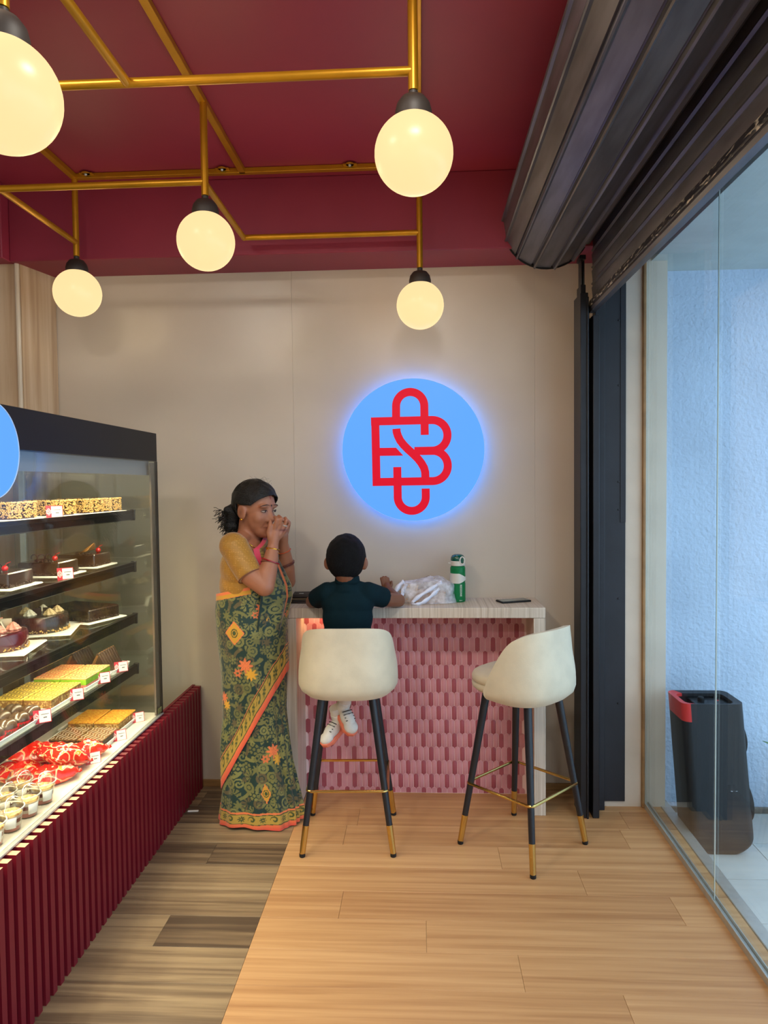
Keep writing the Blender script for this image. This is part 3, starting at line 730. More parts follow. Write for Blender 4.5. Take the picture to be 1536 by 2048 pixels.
def bag_body():
    from mathutils import noise
    rows = []
    for j in range(15):
        v = j / 14
        row = []
        for i in range(48):
            a = 2 * PI * i / 48; c, s = math.cos(a), math.sin(a)
            k = (abs(c) ** 3 + abs(s) ** 3) ** (-1/3)
            z = .002 + .112 * math.sin(v * PI / 2) ** .8
            w = (1 - .12 * v - .78 * max(0, v - .62) / .38)
            x = .022 + .142 * k * c * w; y = .072 * k * s * w
            n_ = noise.noise(Vector((x * 22, y * 22, z * 22))) * .011 + noise.noise(Vector((x * 60, y * 60, z * 60))) * .004
            x += c * n_; y += s * n_; z = max(.001, z + n_ * v * 1.3 + .012 * math.sin(x * 30) * v)
            row.append((x, y, z))
        rows.append(row)
    b = MB().grid(rows, wrap=True); return b
obj('bag_body', bag_body(), pm, bag, smooth=180, sub=1)
def strap(pts, w):
    P_ = [Vector(p) for p in pts]; rows = [[], []]
    # smooth the outline
    for _ in range(2):
        Q = [P_[0]]
        for a, b in zip(P_, P_[1:]): Q += [a * .75 + b * .25, a * .25 + b * .75]
        P_ = Q + [P_[-1]]
    for i, p in enumerate(P_):
        d = (P_[min(i+1, len(P_)-1)] - P_[max(i-1, 0)]).normalized(); n_ = d.cross(Vector((0.1, 1, .25))).normalized()
        ww = w * (1 + .25 * math.sin(i * 1.3)); rows[0].append(p + n_ * ww); rows[1].append(p - n_ * ww + Vector((0, .004, 0)))
    return MB().grid(rows)
film = mat('handle_film', rgb(222,226,242), .3, var=.06, vscale=40)
obj('bag_handle', strap([(.095, -.058, .105), (.05, -.078, .080), (-.01, -.088, .045), (-.048, -.095, .014), (-.040, -.110, .005), (-.015, -.108, .005), (.02, -.096, .022), (.055, -.082, .050), (.085, -.066, .075)], .0085), film, bag, solid=.0012)
obj('bag_handle', strap([(-.085, -.03, .105), (-.112, -.045, .085), (-.135, -.055, .045), (-.132, -.065, .018), (-.112, -.066, .008), (-.098, -.064, .03), (-.088, -.058, .065), (-.075, -.05, .095)], .0095), film, bag, solid=.0012)

# ================================================================== OUTDOORS: SPEAKER AND PLANT
spk = thing('party_speaker', 'tall black portable loudspeaker with red carry handle outside the glass', 'speaker', (1.30, 3.225, -0.1), 0)
blk = mat('speaker_black', rgb(26,28,31), .45, var=.1, vscale=20, bump=.06, bscale=200)
redp = mat('speaker_red', rgb(226,56,52), .45)
def rrect(hx, hy, r, z, dx=0, n=6):
    out = []
    for cx_, cy_, a0 in ((hx - r, hy - r, 0), (-hx + r, hy - r, 90), (-hx + r, -hy + r, 180), (hx - r, -hy + r, 270)):
        for a in np.linspace(a0, a0 + 90, n): out.append((cx_ + r * math.cos(math.radians(a)) + dx, cy_ + r * math.sin(math.radians(a)), z))
    return out
def spk_body(z0, z1, steps, shrink=0):
    rows = []
    for z in np.linspace(z0, z1, steps):
        t = z / .68; dx = -.058 * t + .02
        hx = .137 - .004 * t; hy = .105
        e = 0
        if z < .09: e = .055 * ((.09 - z) / .09) ** 2.2
        rows.append(rrect(hx - e - shrink, hy - e * .5 - shrink, .035, z, dx))
    return rows
rows = spk_body(0, .60, 40)
b = MB().grid([[(0, 0, 0)] * 24] + rows, wrap=True); obj('cabinet', b, blk, spk, smooth=50)
# upper section: a collar around a sunken control deck, red at the grip end
rows = spk_body(.60, .68, 5); ins = spk_body(.60, .68, 5, .028)
b = MB().grid(rows + [[(x * 1, y, z - .006) for x, y, z in ins[-1]]] + [[(x, y, .66) for x, y, z in ins[-1]]], wrap=True)
for i, f in enumerate(b.F):
    cxs = sum(b.V[k][0] for k in f) / 4
    if cxs < -.095: b.M[i] = 1
obj('top_collar', b, [blk, redp], spk, smooth=50)
obj('control_deck', MB().bx(-.085, .09, -.078, .078, .64, .655), blk, spk, bevel=.004)
obj('handle_recess', MB().bx(-.142, -.085, -.075, .075, .60, .615), mat('dark_red', rgb(110,24,30), .6), spk)
for x, y in ((-.05, -.05), (-.01, -.05), (.02, -.05)): obj('button', MB().box((x, y, .66), (.016, .014, .014)), M['rubber'], spk, bevel=.002)
obj('knob', MB().lathe([(.014, .655), (.014, .672), (.011, .676), (0, .676)], (-.045, .02, 0), n=16), M['rubber'], spk)
obj('display_mark', MB().box((.03, .03, .656), (.016, .006, .002)), redp, spk)
for z, r in ((.50, .075), (.22, .095)):
    xx = .098 + .058 * (1 - z / .68) * 1.0
    obj('driver', MB().lathe([(r, -.012), (r, .006), (r * .86, .012), (r * .7, -.004), (.02, -.016), (0, -.012)], n=32).xf(Matrix.Translation((xx, 0, z)) @ Matrix.Rotation(PI/2 - .085, 4, 'Y')), M['rubber'], spk)
leafm = mat('leaf_green', rgb(70,140,60), .4, var=.25, vscale=10)
def leaf(L, w, bend):
    rows = []
    for i in range(9):
        t = i / 8; y = L * t; hw = w * math.sin(PI * min(1, t * .92 + .06)) ** .8; z = bend * (t ** 1.6) * -L + .25 * L * t
        rows.append([(-hw, y, z + hw * .25), (0, y, z), (hw, y, z + hw * .25)])
    return MB().grid(rows)
def potted_plant(label, loc, n, L, seed, rz=0):
    rd = random.Random(seed)
    t = thing('potted_plant', label, 'plant', loc, rz)
    obj('pot', MB().lathe([(0, 0), (.07, 0), (.095, .16), (.105, .16), (.105, .185), (.09, .185), (.088, .165), (0, .165)], n=28), mat('pot_clay', rgb(150,150,146), .7), t)
    obj('soil', MB().lathe([(0, .16), (.089, .16), (.089, .168), (0, .172)], n=20), M['concrete'], t)
    obj('stem', MB().tube([(0, 0, .16), (.01, 0, .22), (0, .01, .30)], .008, n=8), leafm, t)
    for i in range(n):
        a = 2 * PI * i / n * 2.4 + rd.random(); k = .7 + .5 * rd.random()
        b = leaf(L * k, .022 * k, .25 + .5 * rd.random()).xf(Matrix.Translation((0, 0, .2 + .1 * i / n)) @ Matrix.Rotation(a, 4, 'Z') @ Matrix.Rotation(rd.uniform(.1, .9), 4, 'X'))
        obj('leaf', b, leafm, t, smooth=180, solid=.0015)
    return t
potted_plant('leafy green potted plant outside, at the right picture edge', (1.79, 3.31, -.1), 14, .20, 3)
obj_ps = obj('paper_scrap', MB().box((0, 0, .002), (.05, .012, .004)), M['paper'], None, (-1.10, 3.28, 0), (0, 0, .1), bevel=.001)
tag(obj_ps, 'small white scrap lying on the floor by the red slats', 'scrap')

# ================================================================== SLATTED BASE AND DISPLAY CASE
sb = thing('slatted_counter_base', 'dark red base of vertical wooden slats below the cake display case', 'counter base', (-1.17, 2.2, 0))
obj('backing_board', MB().bx(-1.184, -1.170, .5, 3.56, 0, .53), [M['slat_red']], sb, world=True)
obj('top_edging', MB().bx(-1.184, -1.170, .5, 2.62, .53, .5325), M['slat_peach'], sb, world=True)
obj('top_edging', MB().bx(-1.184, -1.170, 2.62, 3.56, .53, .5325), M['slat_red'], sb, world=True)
obj('plinth_box', MB().bx(-1.82, -1.184, .5, 3.10, 0, .528), M['slat_red'], sb, world=True)
SP = 0.0432
slm = {}
for k in ('slat_peach', 'slat_red'):
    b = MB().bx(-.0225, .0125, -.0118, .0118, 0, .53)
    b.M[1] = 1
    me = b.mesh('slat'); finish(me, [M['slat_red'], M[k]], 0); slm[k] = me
ns = 0
y = 3.535
while y > .6:
    k = 'slat_peach' if y < 2.56 else 'slat_red'  # near tops peach, far tops red
    rz, ry, dy = 0, 0, 0
    if 2.50 < y < 2.54: ry = 0.012; dy = .006
    if 2.45 < y < 2.50: ry = -0.010
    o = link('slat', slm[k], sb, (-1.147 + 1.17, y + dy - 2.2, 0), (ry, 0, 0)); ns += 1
    y -= SP
dc = thing('display_case', 'black framed glass cake display case with four lit glass shelves', 'display case', (-1.5, 2.0, .53))
CXF, CXB, CY0, CY1 = -1.172, -1.82, .9, 3.09
obj('deck', MB().bx(CXB, CXF - .004, CY0, CY1, .5335, .541), mat('deck_white', rgb(226,220,204), .3), dc, world=True)
obj('header', MB().bx(CXB, -1.166, CY0, CY1 + .004, 1.662, 1.786), M['black_case'], dc, world=True, bevel=.002)
obj('front_glass', MB().bx(CXF, CXF + .006, CY0, CY1 - .004, .536, 1.664), M['case_glass'], dc, world=True, smooth=0)
obj('end_glass', MB().bx(CXB, CXF - .004, CY1 - .008, CY1, .541, 1.662), glass('end_glass', (.80, .84, .78), 2.2), dc, world=True, smooth=0)
obj('corner_post', MB().bx(CXF - .004, CXF + .006, CY1 - .003, CY1 + .006, .534, 1.662), M['black_case'], dc, world=True)
obj('corner_strip', MB().bx(CXF - .010, CXF - .002, CY1 - .05, CY1 - .012, .541, 1.655), mat('strip_grey', rgb(120,112,104), .25, metal=.6), dc, world=True)
obj('bottom_rail', MB().bx(CXF - .008, CXF + .010, CY0, CY1 + .004, .5325, .5385), M['steel'], dc, world=True, bevel=.001)
obj('glass_sticker', MB().bx(CXF + .0062, CXF + .0068, CY1 - .055, CY1 - .012, .548, .572), mat('sticker', rgb(60,64,40), .5, col2=rgb(150,150,90), vscale=60), dc, world=True)
obj('inner_band', MB().bx(-1.205, -1.198, CY0, CY1 - .012, 1.602, 1.662), mat('band_grey', rgb(150,148,152), .5), dc, world=True)  # plain grey strip just below the header
obj('roof_liner', MB().bx(CXB + .01, -1.21, CY0, CY1 - .01, 1.645, 1.662), M['white'], dc, world=True)
for yy in (2.02, 2.9):
    obj('door_stile', MB().bx(CXB + .004, CXB + .018, yy, yy + .03, .541, 1.645), M['steel'], dc, world=True)
obj('back_glass', MB().bx(CXB, CXB + .005, CY0, CY1 - .01, .541, 1.645), M['case_glass'], dc, world=True, smooth=0)
for yy in (1.3, 2.45, 2.98):
    obj('shelf_upright', MB().bx(-1.735, -1.715, yy, yy + .012, .541, 1.645), M['steel'], dc, world=True)
SHZ = [1.449, 1.225, 1.000, .780]
for z in SHZ:
    s_ = obj('shelf', MB().bx(-1.715, -1.252, .95, 2.995, z - .008, z), M['shelf_glass'], dc, world=True, smooth=0)
    b = MB().prism([(-1.252, z - .036), (-1.246, z - .040), (-1.240, z - .036), (-1.240, z - .012), (-1.237, z - .010), (-1.237, z + .002), (-1.252, z + .002)], .95, 3.0, 'y')
    b.move((1.5, -2.0, -.53)); obj('shelf_rail', b, M['black_case'], s_)
    b = MB().prism([(-1.256, z - .042), (-1.234, z - .042), (-1.234, z - .014), (-1.232, z + .006), (-1.256, z + .006)], 2.998, 3.008, 'y').move((1.5, -2.0, -.53)); obj('end_cap', b, M['black_case'], s_, bevel=.003)
    b = MB().bx(-1.264, -1.253, .95, 2.99, z - .024, z - .016).move((1.5, -2.0, -.53)); obj('led_strip', b, M['led'], s_)
b = MB().bx(-1.24, -1.215, CY0, CY1 - .02, 1.636, 1.644); obj('led_strip', b, M['led'], dc, world=True)
def case_light(x, z, e, tilt):
    ld = bpy.data.lights.new('strip_light', 'AREA'); ld.shape = 'RECTANGLE'; ld.size = .03; ld.size_y = 2.0; ld.energy = e; ld.color = (1.0, .86, .60)
    lo = link('strip_light', ld, dc, (x + 1.5, 1.97 - 2.0, z - .53), (0, tilt, 0))
case_light(-1.225, 1.632, CASE_W, -.35)
for z in SHZ: case_light(-1.262, z - .026, CASE_W * .8, -.35)
s2 = thing('case_sign', 'round glowing blue sign on the front of the display case, left edge', 'sign', (-1.160, 1.857, 1.655))
b = MB().lathe([(0, 0), (.132, 0), (.132, .006), (0, .006)], n=64).xf(Matrix.Rotation(PI/2, 4, 'Y')); obj('disc', b, M['sign_blue'], s2)
b = MB().lathe([(.132, -.001), (.134, -.001), (.134, .008), (.132, .008), (.132, -.001)], n=64).xf(Matrix.Rotation(PI/2, 4, 'Y')); obj('rim', b, M['sign_rim'], s2)
b = MB().lathe([(.108, -.004), (.126, -.004), (.126, -.001), (.108, -.001), (.108, -.004)], n=64).xf(Matrix.Rotation(PI/2, 4, 'Y')); obj('led_ring', b, M['sign_glow'], s2)
for nm, b in emblem(.062 / 638, .002):
    obj(nm, b.xf(Matrix.Rotation(PI/2, 4, 'Z') @ Matrix.Rotation(PI/2, 4, 'X')).move((.0055, 0, 0)), M['sign_red'], s2, smooth=0)

# ================================================================== CAKES AND SWEETS
choc = mat('chocolate', rgb(52,34,26), .22, var=.12, vscale=20, coat=.3)
choc_m = mat('chocolate_matte', rgb(66,44,32), .5, var=.25, vscale=40, bump=.2, bscale=60)
nutm = mat('chopped_nuts', rgb(208,168,100), .6, var=.2, vscale=60)
cream = mat('whipped_cream', rgb(236,222,196), .5)
caramel = mat('caramel', rgb(186,130,70), .45, var=.15, vscale=30)
cherry = mat('cherry', rgb(214,24,30), .12, coat=.6)
board = mat('cake_board', rgb(240,236,226), .5, col2=rgb(236,196,186), vscale=34, ramp=(.62, .70))
maroon_g = mat('berry_glaze', rgb(82,26,32), .15, coat=.6)
pinkm = mat('pink_cream', rgb(240,160,140), .45)
def bits(n, fn, r0, r1, seed, squash=.7):
    rd = random.Random(seed); b = MB()
    for _ in range(n):
        p = Vector(fn(rd)); r = rd.uniform(r0, r1); R = Matrix.Rotation(rd.uniform(0, 6), 3, 'Z') @ Matrix.Rotation(rd.uniform(0, 3), 3, 'X')
        V = [p + R @ Vector(v) for v in ((r,0,0),(-r,0,0),(0,r,0),(0,-r,0),(0,0,r*squash),(0,0,-r*squash))]
        b.add(V, [(0,2,4),(2,1,4),(1,3,4),(3,0,4),(2,0,5),(1,2,5),(3,1,5),(0,3,5)])
    return b
def rbox(hx, hy, z0, z1, r=.008):
    b = MB(); rows = [rrect(hx, hy, r, z0, 0, 4), rrect(hx, hy, r, z1 - .004, 0, 4), rrect(hx - .003, hy - .003, r, z1, 0, 4)]
    n = len(rows[0]); b.grid(rows, wrap=True); b.F.append(tuple(range(2*n, 3*n))); b.M.append(0); b.F.append(tuple(range(n-1, -1, -1))); b.M.append(0); return b
# shelf 1: nut-crusted bars
SX1 = SHZ[0]
def nut_cake(label, loc):
    t = thing('nut_cake', label, 'cake', loc, group='nut covered cakes on the top shelf')
    hx, hy, h = .062, .074, .056
    obj('cake_board', rbox(hx + .022, hy + .014, 0, .0025, .004), board, t)
    obj('body', rbox(hx - .004, hy - .004, .0025, h), choc_m, t)
    obj('glaze', rbox(hx - .014, hy - .014, h - .002, h + .003), choc, t)
    def side(rd):
        z = rd.uniform(.006, h + .001); s = rd.random()
        if s < .34: return (rd.uniform(-hx, hx), -hy + .001, z)
        if s < .6: return (hx - .001, rd.uniform(-hy, hy), z)
        if s < .7: return (rd.uniform(-hx, hx), hy - .002, z)
        if s < .78: return (-hx + .002, rd.uniform(-hy, hy), z)
        e = rd.choice((0, 1, 2, 3)); k = rd.uniform(.0, .007)
        return [(rd.uniform(-hx, hx), -hy + k, h), (rd.uniform(-hx, hx), hy - k, h), (-hx + k, rd.uniform(-hy, hy), h), (hx - k, rd.uniform(-hy, hy), h)][e]
    o = obj('nut_coating', bits(1300, side, .0020, .0042, 5), nutm, t, smooth=0); o['kind'] = 'stuff'
    return t
c0 = nut_cake('nut covered chocolate cake at the far right end of the top shelf', (-1.345, 2.905, SX1))
dup(c0, (-1.345, 2.735, SX1), 0, 'nut covered chocolate cake, second from the right on the top shelf')
dup(c0, (-1.345, 2.505, SX1), 0, 'nut covered chocolate cake behind the price tag on the top shelf')
dup(c0, (-1.345, 2.235, SX1), 0, 'nut covered chocolate cake at the left picture edge on the top shelf')
# shelf 2: square chocolate cakes with garnish
def crumbs_rect(hx, hy, n, seed, zmax=.014):
    def f(rd):
        s = rd.random(); z = rd.uniform(0.004, zmax) * rd.random() + .004
        return (rd.uniform(-hx, hx), -hy - .001, z) if s < .4 else ((hx + .001, rd.uniform(-hy, hy), z) if s < .75 else (rd.uniform(-hx, hx), hy + .001, z))
    return bits(n, f, .002, .005, seed, .6)
def square_cake(label, loc, kind):
    t = thing('chocolate_cake', label, 'cake', loc, group='square chocolate cakes on the second shelf')
    hx, hy, h = .078, .076, .052
    obj('cake_board', rbox(.10, .098, 0, .003, .003), board, t)
    obj('body', rbox(hx, hy, .003, h, .007), choc, t)
    o = obj('crumb_border', crumbs_rect(hx, hy, 170, 3), choc_m, t, smooth=0); o['kind'] = 'stuff'
    def top(rd): return (rd.uniform(-.02, .05), rd.uniform(-.06, .0), h + .001)
    o = obj('chocolate_shavings', bits(50, top, .002, .006, 9, .5), choc_m, t, smooth=0); o['kind'] = 'stuff'
    cx_, cy_ = (.035, -.02)
    if kind == 0:
        b = MB()
        for i in range(9):
            a0 = -.5 + i * .16; b.add([(0, 0, h), (.062 * math.cos(a0), .012 * i - .05, h + .012 + .030 * math.sin(.35 * i)), (.062 * math.cos(a0 + .14), .012 * (i + 1) - .05, h + .012 + .030 * math.sin(.35 * (i + 1))), (0, .004, h + .001)], [(0, 1, 2, 3)])
        obj('chocolate_fan', b, caramel, t, (-.02, .0, 0), solid=.002); cx_, cy_ = .045, .03
    else:
        for i in range(4):
            loop = [(.0 + .012 * math.sin(a), 0, h + .012 - .012 * math.cos(a)) for a in np.linspace(0.2, 5.2, 14)]
            obj('chocolate_curl', MB().tube(loop, .0022, n=6), choc_m, t, (-.05 + i * .022, -.01 + .01 * i, 0), (0, 0, .5 * i))
    ch = obj('cherry', MB().sph((cx_, cy_, h + .010), .0105, 14, 10), cherry, t)
    obj('stalk', MB().tube([(cx_, cy_, h + .018), (cx_ + .006, cy_, h + .026), (cx_ + .018, cy_ + .004, h + .032)], .0012, n=6), cherry, ch)
    return t
square_cake('square chocolate cake with a chocolate fan, far right on the second shelf', (-1.405, 2.885, SHZ[1]), 0)
square_cake('square chocolate cake with curls and red cherry, middle of the second shelf', (-1.405, 2.60, SHZ[1]), 1)
square_cake('square chocolate cake with cherry, cut by the left picture edge on the second shelf', (-1.405, 2.28, SHZ[1]), 2)
# shelf 3
def rosette(c, r, m, t):
    prof = [(r * .9, 0), (r * 1.05, r * .16), (r * 1.0, r * .34), (r * .80, r * .46), (r * .84, r * .58), (r * .66, r * .76), (r * .48, r * .84), (r * .46, r * .98), (r * .22, r * 1.16), (0, r * 1.3)]
    return obj('cream_rosette', MB().lathe(prof, (0, 0, 0), n=56, wob=lambda a, rr_, z: 1 + .13 * math.sin(7 * a + z / r * 3.2)), m, t, c, smooth=60)
t = thing('round_chocolate_cake', 'round glossy chocolate cake topped with cream rosettes on the third shelf', 'cake', (-1.470, 2.655, SHZ[2]), .3)
obj('cake_board', rbox(.125, .125, 0, .003, .003), board, t)
obj('body', MB().lathe([(0, .003), (.096, .003), (.097, .008), (.097, .058), (.093, .065), (.085, .067), (0, .067)], n=48), choc, t)
for i in range(5):
    a = i * 2 * PI / 5 + .4; rosette((.058 * math.cos(a), .058 * math.sin(a), .066), .021, cream if i % 2 else mat('toasted_cream', rgb(222,190,140), .5), t)
for i in range(3): obj('chocolate_chip', MB().box((.02 * math.cos(i * 2), .02 * math.sin(i * 2), .078), (.028, .004, .022), rot=Matrix.Rotation(i * 2, 4, 'Z')), choc_m, t)
def ringpt(rd): a = rd.uniform(0, 2 * PI); return (.0985 * math.cos(a), .0985 * math.sin(a), rd.uniform(.005, .016))
o = obj('nut_border', bits(190, ringpt, .002, .0042, 4), nutm, t, smooth=0); o['kind'] = 'stuff'
t = thing('round_berry_cake', 'round dark berry glazed cake with pink cream at the left edge', 'cake', (-1.455, 2.345, SHZ[2]), .2)
obj('cake_board', rbox(.125, .12, 0, .003, .003), board, t)
obj('body', MB().lathe([(0, .003), (.094, .003), (.095, .008), (.095, .056), (.091, .063), (.083, .065), (0, .065)], n=48), maroon_g, t)
for i in range(5):
    a = i * 2 * PI / 5 + .1; rosette((.05 * math.cos(a), .05 * math.sin(a), .064), .022, cream if i % 2 else pinkm, t)
    obj('wafer_slice', MB().box((.025 * math.cos(a + .6), .025 * math.sin(a + .6), .085), (.045, .005, .036), rot=Matrix.Rotation(a, 4, 'Z') @ Matrix.Rotation(.4, 4, 'X')), pinkm if i % 2 else cream, t, bevel=.001)
o = obj('nut_border', bits(150, ringpt, .002, .0042, 6).xf(Matrix.Scale(.98, 4)), nutm, t, smooth=0); o['kind'] = 'stuff'
t = thing('chocolate_slab_cake', 'large rectangular ridged dark chocolate cake at the right of the third shelf', 'cake', (-1.44, 2.915, SHZ[2]), math.radians(-20))
obj('cake_board', rbox(.15, .108, 0, .003, .003), board, t)
obj('body', rbox(.128, .085, .003, .052, .006), choc, t)
for i in range(15): obj('ridge', MB().cyl((-.12, -.077 + i * .011, .0515), (.12, -.077 + i * .011, .0515), .0028, n=6), choc, t)
o = obj('crumb_border', crumbs_rect(.128, .085, 260, 13), choc_m, t, smooth=0); o['kind'] = 'stuff'
# trays
def tray(label, x0, x1, y0, y1, z):
    t = thing('serving_tray', label, 'tray', ((x0 + x1) / 2, (y0 + y1) / 2, z), group='white serving trays in the display case')
    hx, hy, w = (x1 - x0) / 2, (y1 - y0) / 2, .004
    rows = [rrect(hx - .006, hy - .006, .010, 0, 0, 4), rrect(hx, hy, .012, .018, 0, 4), rrect(hx - .003, hy - .003, .010, .019, 0, 4), rrect(hx - .009, hy - .009, .008, .004, 0, 4)]
    b = MB().grid(rows, wrap=True); n = len(rows[0]); b.F += [tuple(range(n-1, -1, -1)), tuple(range(3*n, 4*n))]; b.M += [0, 0]
    obj('dish', b, M['white'], t)
    return t
Z4 = SHZ[3]; ZD = .541
tray('white tray under the dark chocolate wedges on the fourth shelf', -1.52, -1.262, 2.815, 2.99, Z4)
tray('white tray under the pink and green slices on the fourth shelf', -1.52, -1.262, 2.575, 2.805, Z4)
tray('white tray under the yellow drizzled slices on the fourth shelf', -1.52, -1.262, 2.325, 2.565, Z4)
tray('white tray under the chocolate domes on the fourth shelf', -1.50, -1.255, 1.985, 2.315, Z4)
tray('white tray under the orange topped slices on the case floor', -1.50, -1.235, 2.795, 3.0, ZD)
tray('white tray under the drizzled chocolate slices on the case floor', -1.48, -1.222, 2.615, 2.785, ZD)
# chocolate wedges
first = None
for rix, x in enumerate((-1.335, -1.445)):
    for i in range(7):
        p = (x, 2.842 + i * .0215, Z4 + .006)
        lab = ('dark chocolate wedge in the front row, %s from the left', 'dark chocolate wedge in the rear row, %s from the left')[rix] % ('first', 'second', 'third', 'fourth', 'fifth', 'sixth', 'seventh')[i]
        if first is None:
            first = thing('chocolate_wedge', lab, 'pastry', p, group='chocolate wedges in the front row')
            obj('body', MB().prism([(-.045, 0), (.045, 0), (.004, .082), (-.004, .082)], -.0095, .0095, 'y'), choc_m, first, bevel=.002)
            for q in range(3): obj('drizzle', MB().tube([(-.04 + q * .006, -.0102, .006), (-.005 + q * .003, -.0102, .07), (.002 + q * .002, 0, .083)], .0007, n=5), caramel, first)
        else:
            w = dup(first, p, 0, lab); w['group'] = ('chocolate wedges in the front row', 'chocolate wedges in the rear row')[rix]
# layered slices
def slice_(label, group, p, hx, hy, layers, topm, driz, seed, name='layer_slice'):
    t = thing(name, label, 'pastry', p, group=group); z = 0
    for m, h in layers:
        obj('layer', MB().bx(-hx, hx, -hy, hy, z, z + h), m, t, bevel=.002); z += h
    obj('topping', MB().bx(-hx, hx, -hy, hy, z, z + .006), topm, t, bevel=.002)
    if driz:
        for i in range(7):
            x = -hx + hx * 2 * (i + .5) / 7
            pts = [(x + .006 * math.sin(k * 2.2 + i), -hy * .95 + hy * 1.9 * k / 8, z + .0066) for k in range(9)]
            obj('drizzle', MB().tube(pts, .0009, n=5), driz, t)
    return t
sponge_pink = mat('pink_sponge', rgb(232,140,120), .8, bump=.3, bscale=200); sponge_green = mat('green_sponge', rgb(150,200,40), .8, bump=.3, bscale=200, var=.15, vscale=40)
peach = mat('peach_glaze', rgb(246,196,120), .4, var=.08, vscale=30); red_d = mat('red_drizzle', rgb(214,76,60), .4)
yel = mat('yellow_glaze', rgb(240,202,90), .4, var=.06, vscale=30); brown_sp = mat('brown_sponge', rgb(150,104,52), .85, col2=rgb(220,180,110), vscale=110, ramp=(.5, .62), bump=.3, bscale=150); choc_d = mat('choc_drizzle', rgb(70,44,24), .4)
oran = mat('orange_nut_topping', rgb(226,134,24), .5, col2=rgb(250,190,70), vscale=120, ramp=(.4, .6), bump=.6, bscale=160)
white_d = mat('white_drizzle', rgb(240,226,196), .5); drz_choc = mat('brown_icing', rgb(104,70,38), .45, col2=rgb(160,116,70), vscale=60)
lat = [('front left', -1.315, 2.635), ('front right', -1.315, 2.742), ('rear left', -1.42, 2.635), ('rear right', -1.42, 2.742)]
for w, x, y in lat:
    slice_('pink and green layered cake slice, %s of its tray' % w, 'pink and green slices', (x, y, Z4 + .006), .049, .051, [(sponge_pink, .020), (sponge_green, .020)], peach, red_d, 1)
for w, x, y in (('front left', -1.318, 2.39), ('front right', -1.318, 2.50), ('rear left', -1.422, 2.39), ('rear right', -1.422, 2.50)):
    slice_('yellow glazed brown cake slice, %s of its tray' % w, 'yellow glazed slices', (x, y, Z4 + .006), .049, .052, [(brown_sp, .036)], yel, choc_d, 2)
for w, x in (('front', -1.295), ('rear', -1.405)):
    slice_('orange nut topped cake slice, %s one on the case floor' % w, 'orange topped slices', (x, 2.895, ZD + .006), .052, .088, [(brown_sp, .034)], oran, None, 3)
    slice_('brown cake slice with pale diagonal drizzle, %s one on the case floor' % w, 'drizzled chocolate slices', (x + .015, 2.70, ZD + .006), .052, .072, [(choc_m, .028)], drz_choc, white_d, 4)
# clear wrappers around two cakes are left to the glass; chocolate domes in red cups
dm = None; nd = 0
redcup = mat('red_paper_cup', rgb(226,30,44), .5); dchoc = mat('dome_chocolate', rgb(84,62,46), .28, coat=.3)
for i in range(3):
    for j in range(4):
        p = (-1.292 - i * .067, 2.045 + j * .069 + (i % 2) * .012, Z4 + .006)
        lab = 'domed chocolate sweet in a red paper cup, %s row, %s from the left' % (('front', 'middle', 'rear')[i], ('first', 'second', 'third', 'fourth')[j])
        if dm is None:
            dm = thing('chocolate_dome', lab, 'sweet', p, group='chocolate domes in red cups')
            prof = [(.018, 0), (.031, .020), (.0315, .021), (.030, .018), (.017, .003), (0, .003)]
            obj('paper_cup', MB().lathe(prof, n=60, wob=lambda a, r, z: 1 + (.05 * math.sin(20 * a) if z > .01 else 0)), redcup, dm)
            b = MB().lathe([(0, .004), (.020, .004), (.026, .012), (.028, .022), (.0255, .033), (.018, .041), (.008, .044), (0, .0445)], n=36)
            b.V = [(x, y * 1.05, z - (.004 * math.exp(-(x / .0035) ** 2) if z > .02 else 0)) for x, y, z in b.V]
            obj('dome', b, dchoc, dm, smooth=180)
        else: dup(dm, p, random.uniform(-.4, .4), lab)
for o in [q for q in bpy.data.objects if q.name.startswith('chocolate_dome')]: o.scale = (1.1, 1.1, 1.1)
# red snack packets
pk, nt, bs = node_mat('red_packet'); N = nt.nodes
tc = N.new('ShaderNodeTexCoord'); wv = N.new('ShaderNodeTexWave'); wv.wave_type = 'RINGS'; wv.inputs['Scale'].default_value = 15; wv.inputs['Distortion'].default_value = 12; wv.inputs['Detail'].default_value = 1; wv.inputs['Detail Scale'].default_value = 1.6
rp = N.new('ShaderNodeValToRGB'); rp.color_ramp.interpolation = 'CONSTANT'; rp.color_ramp.elements[0].color = (*rgb(222,34,22), 1); rp.color_ramp.elements[1].position = .84; rp.color_ramp.elements[1].color = (*rgb(250,214,176), 1)
k = rp.color_ramp.elements.new(.97); k.color = (*rgb(246,160,60), 1)
nt.links.new(tc.outputs['Object'], wv.inputs['Vector']); nt.links.new(wv.outputs['Color'], rp.inputs[0]); nt.links.new(rp.outputs[0], bs.inputs['Base Color']); bs.inputs['Roughness'].default_value = .22; bs.inputs['Coat Weight'].default_value = .4
